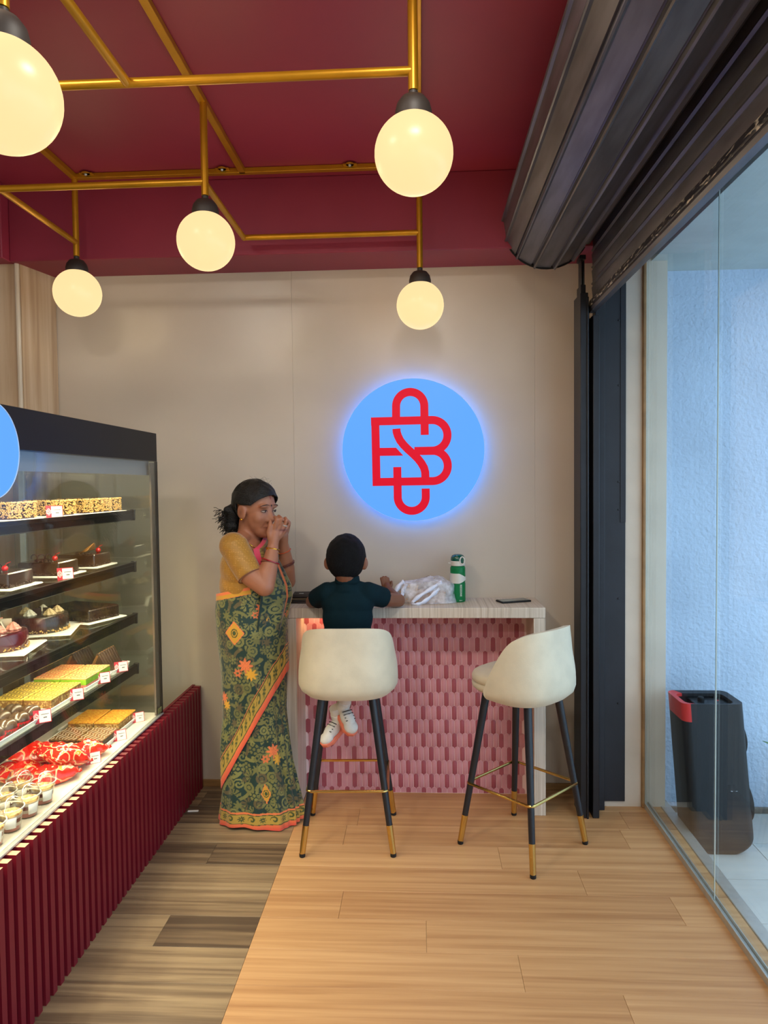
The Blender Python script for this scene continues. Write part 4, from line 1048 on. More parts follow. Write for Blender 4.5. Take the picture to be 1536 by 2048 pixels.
def packet(label, p, rot, seed):
    from mathutils import noise
    t = thing('snack_packet', label, 'packet', p, group='red snack packets'); t.rotation_euler = rot
    nx, ny = 22, 16; up, dn = [], []
    for j in range(ny + 1):
        ru, rd_ = [], []
        for i in range(nx + 1):
            u = -1 + 2 * i / nx; v = -1 + 2 * j / ny
            h = .028 * max(0, (1 - abs(u) ** 4)) ** .8 * max(0, (1 - v ** 4)) ** .7
            c = noise.noise(Vector((u * 3 + seed, v * 3, seed * 1.7))) * .007 + noise.noise(Vector((u * 8 + seed, v * 8, seed))) * .0025
            e = 1 + .05 * noise.noise(Vector((u * 2, v * 2, seed + 9)))
            x, y = u * .068 * e, v * .047 * e
            ru.append((x, y, .022 + h + c * (1 if abs(u) < .95 else .5))); rd_.append((x, y, .022 - h * .9 + c * .3))
        up.append(ru); dn.append(rd_)
    b = MB().grid(up).grid(dn, flip=True)
    obj('pouch', b, pk, t, smooth=60)
    for s in (-1, 1):
        q = [[(s * .067, v, .022 + .004 * math.sin(v * 300)) for v in np.linspace(-.046, .046, 14)], [(s * .077, v, .024 + .005 * math.sin(v * 300 + 1)) for v in np.linspace(-.047, .047, 14)]]
        obj('crimped_seal', MB().grid(q), pk, t, solid=.001)
    return t
pks = [('lying flat at the rear left of the pile', (-1.40, 2.36, ZD), (.0, .08, .5)), ('lying flat at the rear right of the pile', (-1.385, 2.52, ZD), (0, .05, .9)), ('flat at the front right beside the price tag', (-1.265, 2.545, ZD + .002), (0, .0, 1.1)),
       ('flat at the front left of the pile', (-1.275, 2.33, ZD + .002), (.0, .0, 1.0)), ('on top of the pile, in the middle', (-1.31, 2.435, ZD + .040), (-.12, .22, .9)), ('on top of the pile, at the rear', (-1.39, 2.43, ZD + .042), (.1, .12, .4)), ('leaning at the front towards the glass', (-1.274, 2.41, ZD + .034), (.1, .35, 1.2))]
for i, (w, p, r) in enumerate(pks): packet('shiny red printed snack packet ' + w, p, r, i * 3.1 + 1).scale = (1.12, 1.12, 1.12)
# dessert cups
clear = glass('clear_cup', (.97, .98, .97), 1.6, rough=.03)
lay = [mat('cup_pink', rgb(206,110,110), .5), mat('cup_cream', rgb(240,222,206), .5), mat('cup_berry', rgb(120,44,52), .5), mat('cup_topping', rgb(226,196,130), .6, col2=rgb(130,80,50), vscale=90)]
cup = None
cups = [(-1.222, 2.185), (-1.222, 2.094), (-1.222, 2.003), (-1.222, 1.912), (-1.307, 2.20), (-1.307, 2.109), (-1.307, 2.018), (-1.307, 1.93)]
for i, (x, y) in enumerate(cups):
    lab = 'clear domed dessert cup with pink layers, %s row, %s from the red packets' % (('front', 'rear')[i // 4], ('first', 'second', 'third', 'fourth')[i % 4])
    if cup is None:
        cup = thing('dessert_cup', lab, 'dessert cup', (x, y, ZD), group='domed dessert cups')
        obj('cup', MB().lathe([(0, .001), (.026, .001), (.027, 0), (.036, .062), (.0385, .063), (.0385, .066), (.0355, .065), (.0263, .003), (0, .003)], n=36), clear, cup)
        z = .004
        for m, h in ((lay[0], .013), (lay[1], .010), (lay[2], .012), (lay[1], .010)):
            r0 = .0258 + .0090 * z / .06; r1 = .0258 + .0090 * (z + h) / .06
            obj('dessert_layer', MB().lathe([(0, z), (r0, z), (r1, z + h), (0, z + h)], n=32), m, cup); z += h
        obj('crumble_topping', MB().lathe([(.033, z), (.030, z + .005), (.015, z + .008), (0, z + .008)], n=32), lay[3], cup)
        obj('dome_lid', MB().lathe([(.039, .0662), (.040, .068), (.037, .069), (.034, .082), (.026, .094), (.014, .100), (.008, .101)], n=40, caps=False), clear, cup, smooth=180)
        obj('lid_rim', MB().lathe([(.0375, .0662), (.0405, .0662), (.0405, .069), (.0375, .069), (.0375, .0662)], n=40), mat('lid_rim', rgb(226,220,206), .15), cup)
        b = MB()
        A = np.linspace(-.2, .75, 8); lo = [(.0305 * math.cos(a), .0305 * math.sin(a), .014) for a in A]; hi = [(.0352 * math.cos(a), .0352 * math.sin(a), .046) for a in A]
        obj('paper_label', b.grid([lo, hi]), M['paper'], cup, solid=.0006)
    else: dup(cup, (x, y, ZD), random.uniform(-1.3, -.5), lab)
cup.rotation_euler = (0, 0, -.9)
# price tags
tagp = None
tags = [(-1.262, 2.385, SHZ[0], 'on the top shelf in front of a nut cake'), (-1.266, 2.455, SHZ[1], 'on the second shelf'), (-1.2505, 2.865, Z4 + .004, 'in front of the chocolate wedges'), (-1.2505, 2.695, Z4 + .004, 'in front of the pink and green slices'),
        (-1.2505, 2.475, Z4 + .004, 'in front of the yellow glazed slices'), (-1.2435, 2.235, Z4 + .003, 'in front of the chocolate domes'), (-1.222, 2.955, ZD, 'in front of the orange topped slices'), (-1.208, 2.735, ZD, 'in front of the drizzled slices'), (-1.205, 2.50, ZD, 'in front of the red packets')]
for x, y, z, w in tags:
    lab = 'small white and red price card ' + w
    if tagp is None:
        tagp = thing('price_card', lab, 'price card', (x, y, z), group='price cards in the display case')
        R = Matrix.Rotation(-.28, 4, 'X')
        obj('card', MB().bx(-.026, .026, -.001, .0, 0, .040).xf(R), M['paper'], tagp)
        obj('red_border', MB().bx(-.027, -.010, -.0016, -.0005, -.001, .041).bx(-.027, .027, -.0012, -.0003, -.0015, .001).bx(-.027, .027, -.0012, -.0003, .039, .0415).bx(.025, .027, -.0012, -.0003, -.001, .041).xf(R), M['tag_red'], tagp)
        eb = MB()
        for nm, b in emblem(.019 / 900, .0003): eb.join(face(b).move((-.018, -.0017, .02)).xf(R))
        obj('emblem_mark', eb, M['paper'], tagp, smooth=0)
        obj('print_line', MB().bx(-.004, .020, -.0013, -.0009, .025, .027).bx(.003, .014, -.0013, -.0009, .014, .0175).xf(R), M['ink'], tagp)
        obj('stand_foot', MB().bx(-.02, .02, 0, .012, 0, .001), M['paper'], tagp)
    else: dup(tagp, (x, y, z), math.radians(38), lab)
tagp.rotation_euler = (0, 0, math.radians(38))

# ================================================================== PEOPLE
def frame(F, U):
    F = Vector(F).normalized(); L = Vector(U).cross(F).normalized(); U = F.cross(L).normalized(); return F, L, U
def head_parts(b, c, F, L, U, s):
    c = Vector(c); P_ = lambda f, l, u: c + (F * f + L * l + U * u) * s
    ax = (F, L, U)
    E_ = lambda f, l, u, rf, rl, ru, n=22, m=14: b.sph(P_(f, l, u), (rf * s, rl * s, ru * s), n, m, ax)
    E_(-.008, 0, .030, .093, .074, .084)          # cranium
    E_(.028, 0, -.030, .058, .060, .078)          # face
    E_(.048, 0, -.082, .034, .040, .034)          # jaw and chin
    E_(.066, 0, -.098, .018, .020, .016)
    E_(-.012, 0, -.045, .060, .056, .055)         # jaw hinge
    for k in (-1, 1):
        E_(.050, k * .036, -.030, .026, .024, .028)   # cheek
        E_(.072, k * .030, .022, .014, .026, .010)    # brow
        E_(-.004, k * .074, -.012, .021, .008, .032, 14, 10)   # ear
        E_(-.010, k * .078, -.008, .022, .005, .030, 14, 10)
        E_(.085, k * .012, -.039, .012, .010, .009)   # nostril
    b.limb([(P_(.074, 0, .014), .011 * s), (P_(.085, 0, -.012), .0115 * s), (P_(.095, 0, -.032), .0135 * s)])
    E_(.080, 0, -.063, .011, .024, .006); E_(.078, 0, -.074, .011, .021, .007)   # lips
    return P_
skin_w = attr_mat('skin_woman', rough=.48, sss=.05, spec=.45)
skin_b = attr_mat('skin_boy', rough=.48, sss=.05, spec=.45)
hair_m = mat('black_hair', rgb(9,8,8), .42, var=.25, vscale=60, stretch=(1, 1, 1), bump=.5, bscale=190, spec=.35)
hair_b = mat('short_black_hair', rgb(8,8,11), .6, var=.3, vscale=120, bump=.9, bscale=330, spec=.2)
gold_j = mat('gold_jewellery', rgb(232,180,60), .22, metal=1.0)
from mathutils import noise as mnoise
def hair_cap(c, F, L, U, s, rad, cen, keep, seed, n=72, m=52, rough=.004):
    c = Vector(c); rows = []; K2 = []
    for j in range(m + 1):
        ph = PI * j / m - PI / 2; r_, k_ = [], []
        for i in range(n):
            a = 2 * PI * i / n; d = (math.cos(ph) * math.cos(a), math.cos(ph) * math.sin(a), math.sin(ph))
            f, l, u = cen[0] + rad[0] * d[0], cen[1] + rad[1] * d[1], cen[2] + rad[2] * d[2]
            k_.append(keep(f, l, u))
            q = 1 + rough / rad[0] * mnoise.noise(Vector((f * 45 + seed, l * 45, u * 45)))
            r_.append(c + (F * f * q + L * l * q + U * u * q) * s)
        rows.append(r_); K2.append(k_)
    b = MB(); V = [p for r in rows for p in r]; Fc = []
    for j in range(m):
        for i in range(n):
            i2 = (i + 1) % n
            if K2[j][i] and K2[j][i2] and K2[j+1][i] and K2[j+1][i2]: Fc.append((j*n+i, j*n+i2, (j+1)*n+i2, (j+1)*n+i))
    used = sorted({k for f in Fc for k in f}); mp = {k: i for i, k in enumerate(used)}
    return b.add([V[k] for k in used], [tuple(mp[k] for k in f) for f in Fc])
def relax(me, weight, n):
    co = verts_of(me); ed_ = np.empty(len(me.edges) * 2, dtype=np.int64); me.edges.foreach_get('vertices', ed_); a, c = ed_[0::2], ed_[1::2]
    deg = np.bincount(ed_, minlength=len(co)).astype(float)[:, None]; w = weight(co)[:, None]
    for _ in range(n):
        acc = np.zeros_like(co)
        for k in range(3): acc[:, k] = np.bincount(a, co[c, k], len(co)) + np.bincount(c, co[a, k], len(co))
        co = co + w * .6 * (acc / np.maximum(deg, 1) - co)
    me.vertices.foreach_set('co', co.ravel()); me.update()
def skin_obj(name, b, root, m, voxel, base, paint=None, smooth=5, soft=None):
    me = remeshed(b, voxel, smooth)
    if soft: relax(me, *soft)
    co = verts_of(me)
    cols = np.tile(np.array(base), (len(co), 1))
    nzv = np.sin(co[:, 0] * 63) * np.sin(co[:, 1] * 71) * np.sin(co[:, 2] * 57); cols *= (1 + .05 * nzv)[:, None]
    if paint: paint(co, cols)
    set_cols(me, cols); shift_mesh(me, -Vector(root.location)); finish(me, m, 180)
    return link(name, me, root)
def cloth_obj(name, b, root, m, voxel, smooth=6, cols=None):
    me = remeshed(b, voxel, smooth)
    if cols is not None: set_cols(me, cols(verts_of(me)))
    shift_mesh(me, -Vector(root.location)); finish(me, m, 180)
    return link(name, me, root)

# ------------------------------------------------------------------ the woman in the sari
wm = thing('person', 'woman standing in green patterned sari and mustard blouse, both hands raised to her face', 'person', (-0.775, 3.19, 0))
HC = Vector((-0.745, 3.165, 1.444)); HS = 1.06
HF, HL, HU = frame((.86, -.50, -.10), (0.03, 0, 1))
b = MB()
P_ = head_parts(b, HC, HF, HL, HU, HS)
b.limb([(P_(-.020, 0, -.06), .056), (Vector((-.775, 3.178, 1.345)), .055), (Vector((-.79, 3.185, 1.28)), .062)])
b.limb([((-.785, 3.185, 1.325), .046), ((-.805, 3.10, 1.305), .036)]); b.limb([((-.785, 3.185, 1.325), .046), ((-.80, 3.27, 1.305), .036)]); b.sph((-.772, 3.17, 1.27), (.062, .08, .05)); b.sph((-.785, 3.19, 1.18), (.11, .15, .15)); b.sph((-.78, 3.19, 1.0), (.13, .14, .16)); b.sph((-.775, 3.19, .8), (.13, .13, .2))
for y in (3.16, 3.22): b.limb([((-.775, y, .8), .062), ((-.775, y, .45), .046), ((-.775, y, .09), .036)]); b.limb([((-.79, y, .045), .036), ((-.66, y - .01, .03), .028)])
# right arm (nearer the camera)
b.limb([((-.815, 3.05, 1.275), .056), ((-.735, 3.02, 1.165), .050), ((-.675, 3.005, 1.118), .043)], 20, 12)
b.limb([((-.675, 3.005, 1.118), .041), ((-.668, 3.02, 1.165), .043), ((-.655, 3.045, 1.225), .034), ((-.649, 3.068, 1.285), .0245)], 20, 12)
b.limb([((-.649, 3.068, 1.285), .0235), ((-.645, 3.072, 1.318), .0245), ((-.640, 3.076, 1.345), .022)], 16, 10)
for ch in ([((-.652,3.070,1.312), .018), ((-.641,3.070,1.358), .0125), ((-.634,3.060,1.381), .0098), ((-.627,3.055,1.403), .0088), ((-.640,3.078,1.413), .0076)],
           [((-.642,3.073,1.315), .018), ((-.627,3.075,1.356), .0125), ((-.617,3.070,1.378), .0098), ((-.609,3.062,1.406), .0088), ((-.624,3.086,1.416), .0076)],
           [((-.636,3.078,1.318), .017), ((-.614,3.085,1.352), .0118), ((-.602,3.085,1.370), .0094), ((-.590,3.080,1.397), .0083), ((-.598,3.102,1.407), .0072)],
           [((-.633,3.084,1.318), .015), ((-.609,3.096,1.342), .0108), ((-.595,3.102,1.357), .0085), ((-.584,3.104,1.378), .0076), ((-.594,3.124,1.388), .0066)],
           [((-.655,3.066,1.310), .0155), ((-.664,3.060,1.346), .0120), ((-.657,3.058,1.373), .0105), ((-.658,3.068,1.394), .0085)]):
    b.limb(ch, 12, 8)
# left arm (behind)
b.limb([((-.79, 3.33, 1.27), .054), ((-.70, 3.33, 1.17), .047), ((-.628, 3.27, 1.105), .040)], 18, 10)
b.limb([((-.628, 3.27, 1.105), .039), ((-.621, 3.235, 1.17), .036), ((-.623, 3.205, 1.24), .028), ((-.625, 3.18, 1.285), .023)], 18, 10)
b.limb([((-.625, 3.18, 1.285), .0225), ((-.621, 3.165, 1.325), .023)], 14, 8)
for dx, dy, dz in ((0, 0, 0), (.008, .014, .004), (.010, .030, -.002), (.006, .044, -.010)):
    b.limb([((-.622+dx*.5, 3.163+dy*.6, 1.325), .014), ((-.612+dx, 3.150+dy, 1.362+dz), .0098), ((-.604+dx, 3.138+dy, 1.385+dz), .0085), ((-.618+dx, 3.125+dy, 1.399+dz), .0074)], 12, 8)
b.limb([((-.632, 3.165, 1.315), .014), ((-.645, 3.140, 1.35), .011), ((-.650, 3.115, 1.372), .009)], 12, 8)
base_w = np.array(rgb(160,104,76))
def paint_w(co, cols):
    d = co - np.array(HC); f = d @ np.array(HF) / HS; l = d @ np.array(HL) / HS; u = d @ np.array(HU) / HS
    def blend(mask, c): cols[:] = cols * (1 - mask[:, None]) + np.array(c)[None] * mask[:, None]
    lip = np.exp(-((u + .069) / .008) ** 2 - (l / .022) ** 2) * (f > .07); blend(lip * .85, rgb(126, 58, 54))
    mouth = np.exp(-((u + .0685) / .0018) ** 2 - (l / .022) ** 2) * (f > .072); blend(mouth * .9, rgb(70, 34, 32))
    lid = sum(np.exp(-((u - .004) / .012) ** 2 - ((l - k * .031) / .02) ** 2) for k in (-1, 1)) * (f > .05); blend(np.clip(lid, 0, 1) * .45, rgb(128, 80, 62))
    fold = sum(np.exp(-((l - k * (.022 + .010 * (-.04 - u) / .03)) / .003) ** 2) for k in (-1, 1)) * (u < -.040) * (u > -.072) * (f > .06); blend(np.clip(fold, 0, 1) * .5, rgb(120, 72, 56))
    ear = np.exp(-((f + .006) / .010) ** 2 - ((u + .010) / .017) ** 2) * (np.abs(l) > .077); blend(ear * .6, rgb(96, 54, 40))
    sin_ = np.exp(-(l / .0028) ** 2) * (u > .052) * (f > .04); blend(sin_ * .95, rgb(140, 16, 24))
skin_obj('body', b, wm, skin_w, .0034, base_w, paint_w, 3, (lambda co: np.clip((.150 - np.linalg.norm(co - np.array(HC), axis=1)) / .03, 0, 1) * np.clip(((co - np.array(HC)) @ np.array(HF) * -1 + .112) / .01, 0, 1) * (1 - .8 * (np.abs((co - np.array(HC)) @ np.array(HL)) > .072)), 16))
# eyes, brows, bindi, ear stud
eye_w = mat('eye_white', rgb(170,156,148), .3); eye_d = mat('eye_dark', rgb(26,18,16), .15); brow_m = mat('brow', rgb(36,26,24), .8)
for k in (-1, 1):
    e = obj('eye', MB().sph(P_(.074, k * .031, .0005), (.010 * HS, .0125 * HS, .0040 * HS), 16, 10, (HF, HL, HU)), eye_w, wm, world=True, smooth=180)
    bb = MB().sph(P_(.0825, k * .030, .0005), (.0030, .0046, .0040), 12, 8, (HF, HL, HU)); bb.move(-Vector(wm.location)); obj('iris', bb, eye_d, e, smooth=180)
    arcp = [P_(.0865 - .010 * abs(t) - .004 * t, k * (.031 + .016 * t), .0065 - .006 * t * t) for t in np.linspace(-1, 1, 9)]
    obj('upper_lash', MB().tube(arcp, [.0008 + .0012 * (1 - abs(t)) for t in np.linspace(-1, 1, 9)], n=6), brow_m, wm, world=True)
    arcp = [P_(.0875 - .014 * max(0, t) ** 1.5, k * (.0335 + .020 * t), .0235 + .005 * (1 - t * t) - .003 * t) for t in np.linspace(-1, 1, 11)]
    obj('eyebrow', MB().tube(arcp, [.0008 + .0011 * (1 - t * t) for t in np.linspace(-1, 1, 11)], n=6), brow_m, wm, world=True)
obj('bindi', MB().sph(P_(.0885, 0, .026), (.0016, .0042, .0042), 12, 8, (HF, HL, HU)), mat('bindi', rgb(30,10,14), .4), wm, world=True)
for k in (-1, 1): obj('ear_stud', MB().sph(P_(.002, k * .084, -.040), .0052, 12, 8), gold_j, wm, world=True)
# hair
def keep_w(f, l, u): return not (abs(l) > .050 and u < .020 and f > -.040) and (f - 1.05 * u < .016) and u > -.072 and not (u < -.005 and f > -.018)
hp = hair_cap(HC, HF, HL, HU, HS, (.104, .0815, .093), (-.010, 0, .032), keep_w, 3, n=190, m=140, rough=.003)
obj('hair', hp, hair_m, wm, world=True, smooth=180, solid=.009)
b = MB()
for i in range(150):
    be = math.radians(random.uniform(-72, 72)); th0 = math.radians(38 + 26 * abs(be) / 1.25 + random.uniform(-4, 4)); pts = []
    for q in np.linspace(0, 1, 13):
        th = th0 + (math.radians(196) - th0) * q; bb = be * (1 - .72 * q ** 1.6)
        e_ = 1 + .022 * math.sin(q * PI) + .006 * math.sin(i * 2.3)
        pts.append(P_((-.010 + .1045 * math.cos(bb) * math.cos(th)) * e_, .082 * math.sin(bb) * e_, (.032 + .0935 * math.cos(bb) * math.sin(th)) * e_ - .032 * (e_ - 1)))
    b.tube(pts, [.0012 + .0012 * math.sin(q * PI) for q in np.linspace(0, 1, 13)], n=5)
o = obj('combed_strands', b, hair_m, wm, world=True); o['kind'] = 'stuff'
b = MB(); b.limb([(P_(-.085, 0, .0), .040), ((-.850, 3.205, 1.430), .044), ((-.868, 3.205, 1.395), .036), ((-.882, 3.200, 1.362), .022)])
for i in range(16):
    a = random.uniform(0, 6.28); b.sph((-.860 + .034 * math.cos(a), 3.205 + .03 * math.sin(a * 2.3), 1.405 + .045 * math.sin(a)), random.uniform(.012, .019), 10, 6)
cloth_obj('ponytail', b, wm, hair_m, .006, 1)
b = MB()
for i in range(170):
    a = random.uniform(-2.9, 1.2); p = Vector((-.862 + .03 * math.cos(a + 2.2), 3.205 + random.uniform(-.04, .03), 1.395 + .05 * math.sin(a)))
    pts = []; d = Vector((random.uniform(-1, .1), random.uniform(-.4, .3), random.uniform(-1, .2))).normalized()
    for k in range(10):
        pts.append(p.copy()); d = (d + Vector((math.sin(k * 1.6 + i) * .5, math.cos(k * 1.3 + i) * .4, math.cos(k * 1.6 + i) * .5 - .12))).normalized(); p = p + d * .007
    b.tube(pts, .0013, n=4)
for i in range(14):
    t_ = random.uniform(-.5, .9); p = P_(.03 + .05 * t_, random.uniform(-.05, .03), .125 - .02 * t_ * t_); pts = []
    d = (HF * random.uniform(-.6, .9) + HU * .35 + HL * random.uniform(-.4, .4)).normalized()
    for k in range(6): pts.append(p.copy()); p = p + d * .006; d = (d - HU * .14).normalized()
    b.tube(pts, .0004, n=4)
o = obj('loose_strands', b, hair_m, wm, world=True); o['kind'] = 'stuff'
obj('hair_tie', MB().tube([P_(-.108, .018 * math.cos(a), .030 + .018 * math.sin(a)) for a in np.linspace(0, 6.28, 14, endpoint=False)], .004, n=6, closed=True), mat('pink_band', rgb(226,110,110), .5), wm, world=True)
# blouse
b = MB()
b.sph((-.795, 3.19, 1.18), (.120, .155, .120), 28, 18); b.sph((-.80, 3.19, 1.10), (.120, .140, .13), 28, 18); b.sph((-.755, 3.20, 1.19), (.100, .12, .09), 24, 16)
b.limb([((-.815, 3.06, 1.278), .050), ((-.835, 3.19, 1.262), .050), ((-.80, 3.31, 1.278), .050)], 20, 12)
b.cyl((-.823, 3.062, 1.292), (-.738, 3.018, 1.160), .064, .0565, 26); b.sph((-.823, 3.062, 1.288), .062, 20, 12)
b.cyl((-.785, 3.325, 1.285), (-.71, 3.33, 1.175), .060, .054, 22); b.sph((-.785, 3.325, 1.285), .058, 18, 12)
bl, nt, bs = node_mat('blouse_brocade'); N = nt.nodes
tc = N.new('ShaderNodeTexCoord'); vo = N.new('ShaderNodeTexVoronoi'); vo.inputs['Scale'].default_value = 105; vo.inputs['Randomness'].default_value = .35
nz = N.new('ShaderNodeTexNoise'); nz.inputs['Scale'].default_value = 26; nz.inputs['Detail'].default_value = 6
rp = N.new('ShaderNodeValToRGB'); e = rp.color_ramp.elements; e[0].position = .14; e[0].color = (*rgb(196,144,70), 1); e[1].position = .26; e[1].color = (*rgb(168,118,32), 1); k = e.new(.55); k.color = (*rgb(160,112,26), 1)
nt.links.new(tc.outputs['Object'], vo.inputs['Vector']); nt.links.new(tc.outputs['Object'], nz.inputs['Vector']); nt.links.new(vo.outputs['Distance'], rp.inputs[0]); nt.links.new(rp.outputs[0], bs.inputs['Base Color'])
bs.inputs['Roughness'].default_value = .5; bs.inputs['Sheen Weight'].default_value = .3
bp = N.new('ShaderNodeBump'); bp.inputs['Strength'].default_value = .5; bp.inputs['Distance'].default_value = .012; nt.links.new(nz.outputs[0], bp.inputs['Height']); nt.links.new(bp.outputs[0], bs.inputs['Normal'])
cloth_obj('blouse', b, wm, bl, .005, 12)
trimm = mat('sleeve_trim', rgb(120,70,50), .6)
ax_ = (Vector((-.738, 3.018, 1.160)) - Vector((-.823, 3.062, 1.292))).normalized(); a_ = ax_.orthogonal().normalized(); b_ = ax_.cross(a_)
obj('sleeve_hem', MB().tube([Vector((-.7385, 3.018, 1.1608)) + (a_ * math.cos(t) + b_ * math.sin(t)) * .0555 for t in np.linspace(0, 6.283, 28, endpoint=False)], .0022, n=6, closed=True), trimm, wm, world=True)
obj('necklace', MB().tube([(-.812, 3.115, 1.338), (-.790, 3.098, 1.322), (-.765, 3.088, 1.300), (-.742, 3.095, 1.280), (-.725, 3.12, 1.268)], .0016, n=6), gold_j, wm, world=True)
def bangle(c, ax, r, th, m, name='bangle'):
    ax = Vector(ax).normalized(); a = ax.orthogonal().normalized(); b2 = ax.cross(a)
    return obj(name, MB().tube([Vector(c) + (a * math.cos(t) + b2 * math.sin(t)) * r for t in np.linspace(0, 6.283, 30, endpoint=False)], th, n=8, closed=True), m, wm, world=True)
redb = mat('red_bangle', rgb(150,24,34), .25, coat=.4); brn = mat('brown_bangle', rgb(104,50,40), .3)
bangle((-.650, 3.066, 1.273), (.15, .2, 1), .029, .0026, gold_j); bangle((-.650, 3.064, 1.266), (.4, .1, 1), .030, .0018, gold_j)
bangle((-.655, 3.045, 1.222), (.35, .2, 1), .0400, .0030, redb); bangle((-.656, 3.044, 1.216), (.1, .25, 1), .0405, .0020, brn)
bangle((-.625, 3.20, 1.252), (-.25, -.3, 1), .0300, .0022, mat('orange_bangle', rgb(196,80,40), .3)); bangle((-.622, 3.225, 1.192), (-.3, -.2, 1), .0380, .0026, brn); bangle((-.622, 3.228, 1.184), (-.3, -.2, 1), .0385, .0022, brn)
bangle((-.599, 3.085, 1.376), (.4, -.1, 1), .0105, .0022, M['steel'], 'ring')

# sari cloth print, drawn as a repeat in cloth measure (metres)
G0 = np.array(rgb(17,48,42)); G1 = np.array(rgb(116,114,62)); G2 = np.array(rgb(92,80,50)); OR = np.array(rgb(226,118,66)); YE = np.array(rgb(214,156,44)); CO = np.array(rgb(214,78,58)); MU = np.array(rgb(172,140,56)); GR = np.array(rgb(60,74,34))
RES = 0.0016
def sari_canvas(W, H, seed):
    rd = random.Random(seed); w, h = int(W / RES), int(H / RES); C = np.tile(G0, (h, w, 1))
    yy, xx = np.mgrid[0:h, 0:w] * RES
    def stamp(cx, cy, R, fn, col):
        i0, i1, j0, j1 = int((cx - R) / RES), int((cx + R) / RES) + 1, int((cy - R) / RES), int((cy + R) / RES) + 1
        ii = np.arange(i0, i1) % w; jj = np.arange(j0, j1) % h
        X, Y = np.meshgrid(np.arange(i0, i1) * RES - cx, np.arange(j0, j1) * RES - cy)
        r = np.hypot(X, Y); t = np.arctan2(Y, X); m = fn(X, Y, r, t)
        blk_ = C[np.ix_(jj, ii)]; blk_[m] = col; C[np.ix_(jj, ii)] = blk_
    step = .041
    for q, cy in enumerate(np.arange(0, H, step)):
        for cx in np.arange(0, W, step):
            x = cx + (q % 2) * step / 2 + rd.uniform(-.008, .008); y = cy + rd.uniform(-.008, .008); k = rd.randrange(6); s = rd.uniform(.85, 1.15); ph = rd.uniform(0, 6.28)
            col = G1 * rd.uniform(.75, 1.15) if rd.random() < .8 else G2
            if k == 0: stamp(x, y, .027, lambda X, Y, r, t: (r < .023 * s) & ~((r > .009 * s) & (r < .0125 * s)), col)
            elif k == 1: stamp(x, y, .028, lambda X, Y, r, t: r < .023 * s * (.72 + .28 * np.cos(7 * t + ph)), col)
            elif k == 2: stamp(x, y, .029, lambda X, Y, r, t: (r < .026 * s) & (np.abs((r / (.026 * s) * 9.5 - t + ph) % 6.283 - 3.14) < 1.5), col)
            elif k == 3: stamp(x, y, .030, lambda X, Y, r, t: (r < .028 * s) & (r > .006) & (np.cos(t + ph) > -.2) & (np.sin(t * 9) > -.45), col)
            elif k == 4: stamp(x, y, .030, lambda X, Y, r, t: (np.hypot(r - .017 * s, 0) < .006) & (np.cos(t * 6 + ph) > -.55) | (r < .007), col)
            else: stamp(x, y, .030, lambda X, Y, r, t: (np.abs(np.sin(ph) * X + np.cos(ph) * Y + 8 * (np.cos(ph) * X - np.sin(ph) * Y) ** 2) < .0075 * s) & (r < .029) | (np.hypot(X - .012, Y - .014) < .007), col)
    for _ in range(int(W * H * 900)):
        x, y = rd.uniform(0, W), rd.uniform(0, H); stamp(x, y, .006, lambda X, Y, r, t: r < .0038, G1 * .9)
    return C, stamp
def flower(stamp, x, y, s=1.0):
    stamp(x, y, .06 * s, lambda X, Y, r, t: r < .037 * s * (.72 + .22 * np.cos(8 * t)), OR)
    stamp(x, y, .05 * s, lambda X, Y, r, t: (r > .008) & (r < .034 * s) & (np.abs(np.sin(4 * t)) < .10), OR * .6)
    stamp(x + .022 * s, y - .040 * s, .05 * s, lambda X, Y, r, t: r < .031 * s * (.72 + .22 * np.cos(8 * t)), YE)
    stamp(x - .040 * s, y - .034 * s, .04 * s, lambda X, Y, r, t: (r < .022 * s * (.75 + .2 * np.cos(6 * t))) & (r > .006), OR * .85)
def diamond(stamp, x, y, s=1.0, sk=1.0):
    n1 = lambda X, Y: np.abs(X) / sk + np.abs(Y) / 1.15
    stamp(x, y, .07 * s, lambda X, Y, r, t: n1(X, Y) < .044 * s, OR)
    stamp(x, y, .07 * s, lambda X, Y, r, t: n1(X, Y) < .039 * s, YE * .85)
    stamp(x, y, .05 * s, lambda X, Y, r, t: (np.hypot(X / .8, Y) < .019 * s) & ~((np.hypot(X / .8, Y) > .010 * s) & (np.hypot(X / .8, Y) < .014 * s)), GR)
def border(d, s, cols, w0=.020, w1=.056, w2=.066):
    """d: distance from the cloth edge, s: length along it"""
    e = d < w2; cols[e] = OR
    e = d < w1 + .004; cols[e] = GR
    e = (d < w1) & (d > w0); cols[e] = MU * 1.05
    c = (w0 + w1) / 2; p = .044; ss = (s % p) - p / 2; k = np.floor(s / p).astype(int) % 2
    r = np.hypot(ss, d - c); t = np.arctan2(d - c, ss)
    e = (k == 0) & (r < .015 * (.72 + .28 * np.cos(8 * t))) & (r > .003); cols[e] = GR
    e = (k == 1) & (np.abs((r / .0165 * 5.5 - t) % 6.283 - 3.14) < 1.25) & (r < .0165); cols[e] = GR
    e = d < w0; f = np.clip(d / w0, 0, 1)[:, None]; cols[e] = (CO * (1 - f) + OR * f)[e]
    e = (d > w0 - .0035) & (d < w0); cols[e] = GR
def sample(C, u, v):
    h, w = C.shape[:2]; return C[(np.floor(v / RES).astype(int)) % h, (np.floor(u / RES).astype(int)) % w].copy()
def interp(z, tab): tab = np.array(tab); return np.interp(z, tab[:, 0], tab[:, 1])
SK_L = [(0, -.952), (.05, -.946), (.17, -.930), (.29, -.928), (.38, -.926), (.5, -.910), (.68, -.915), (.85, -.930), (.985, -.934), (1.03, -.928), (1.10, -.922)]
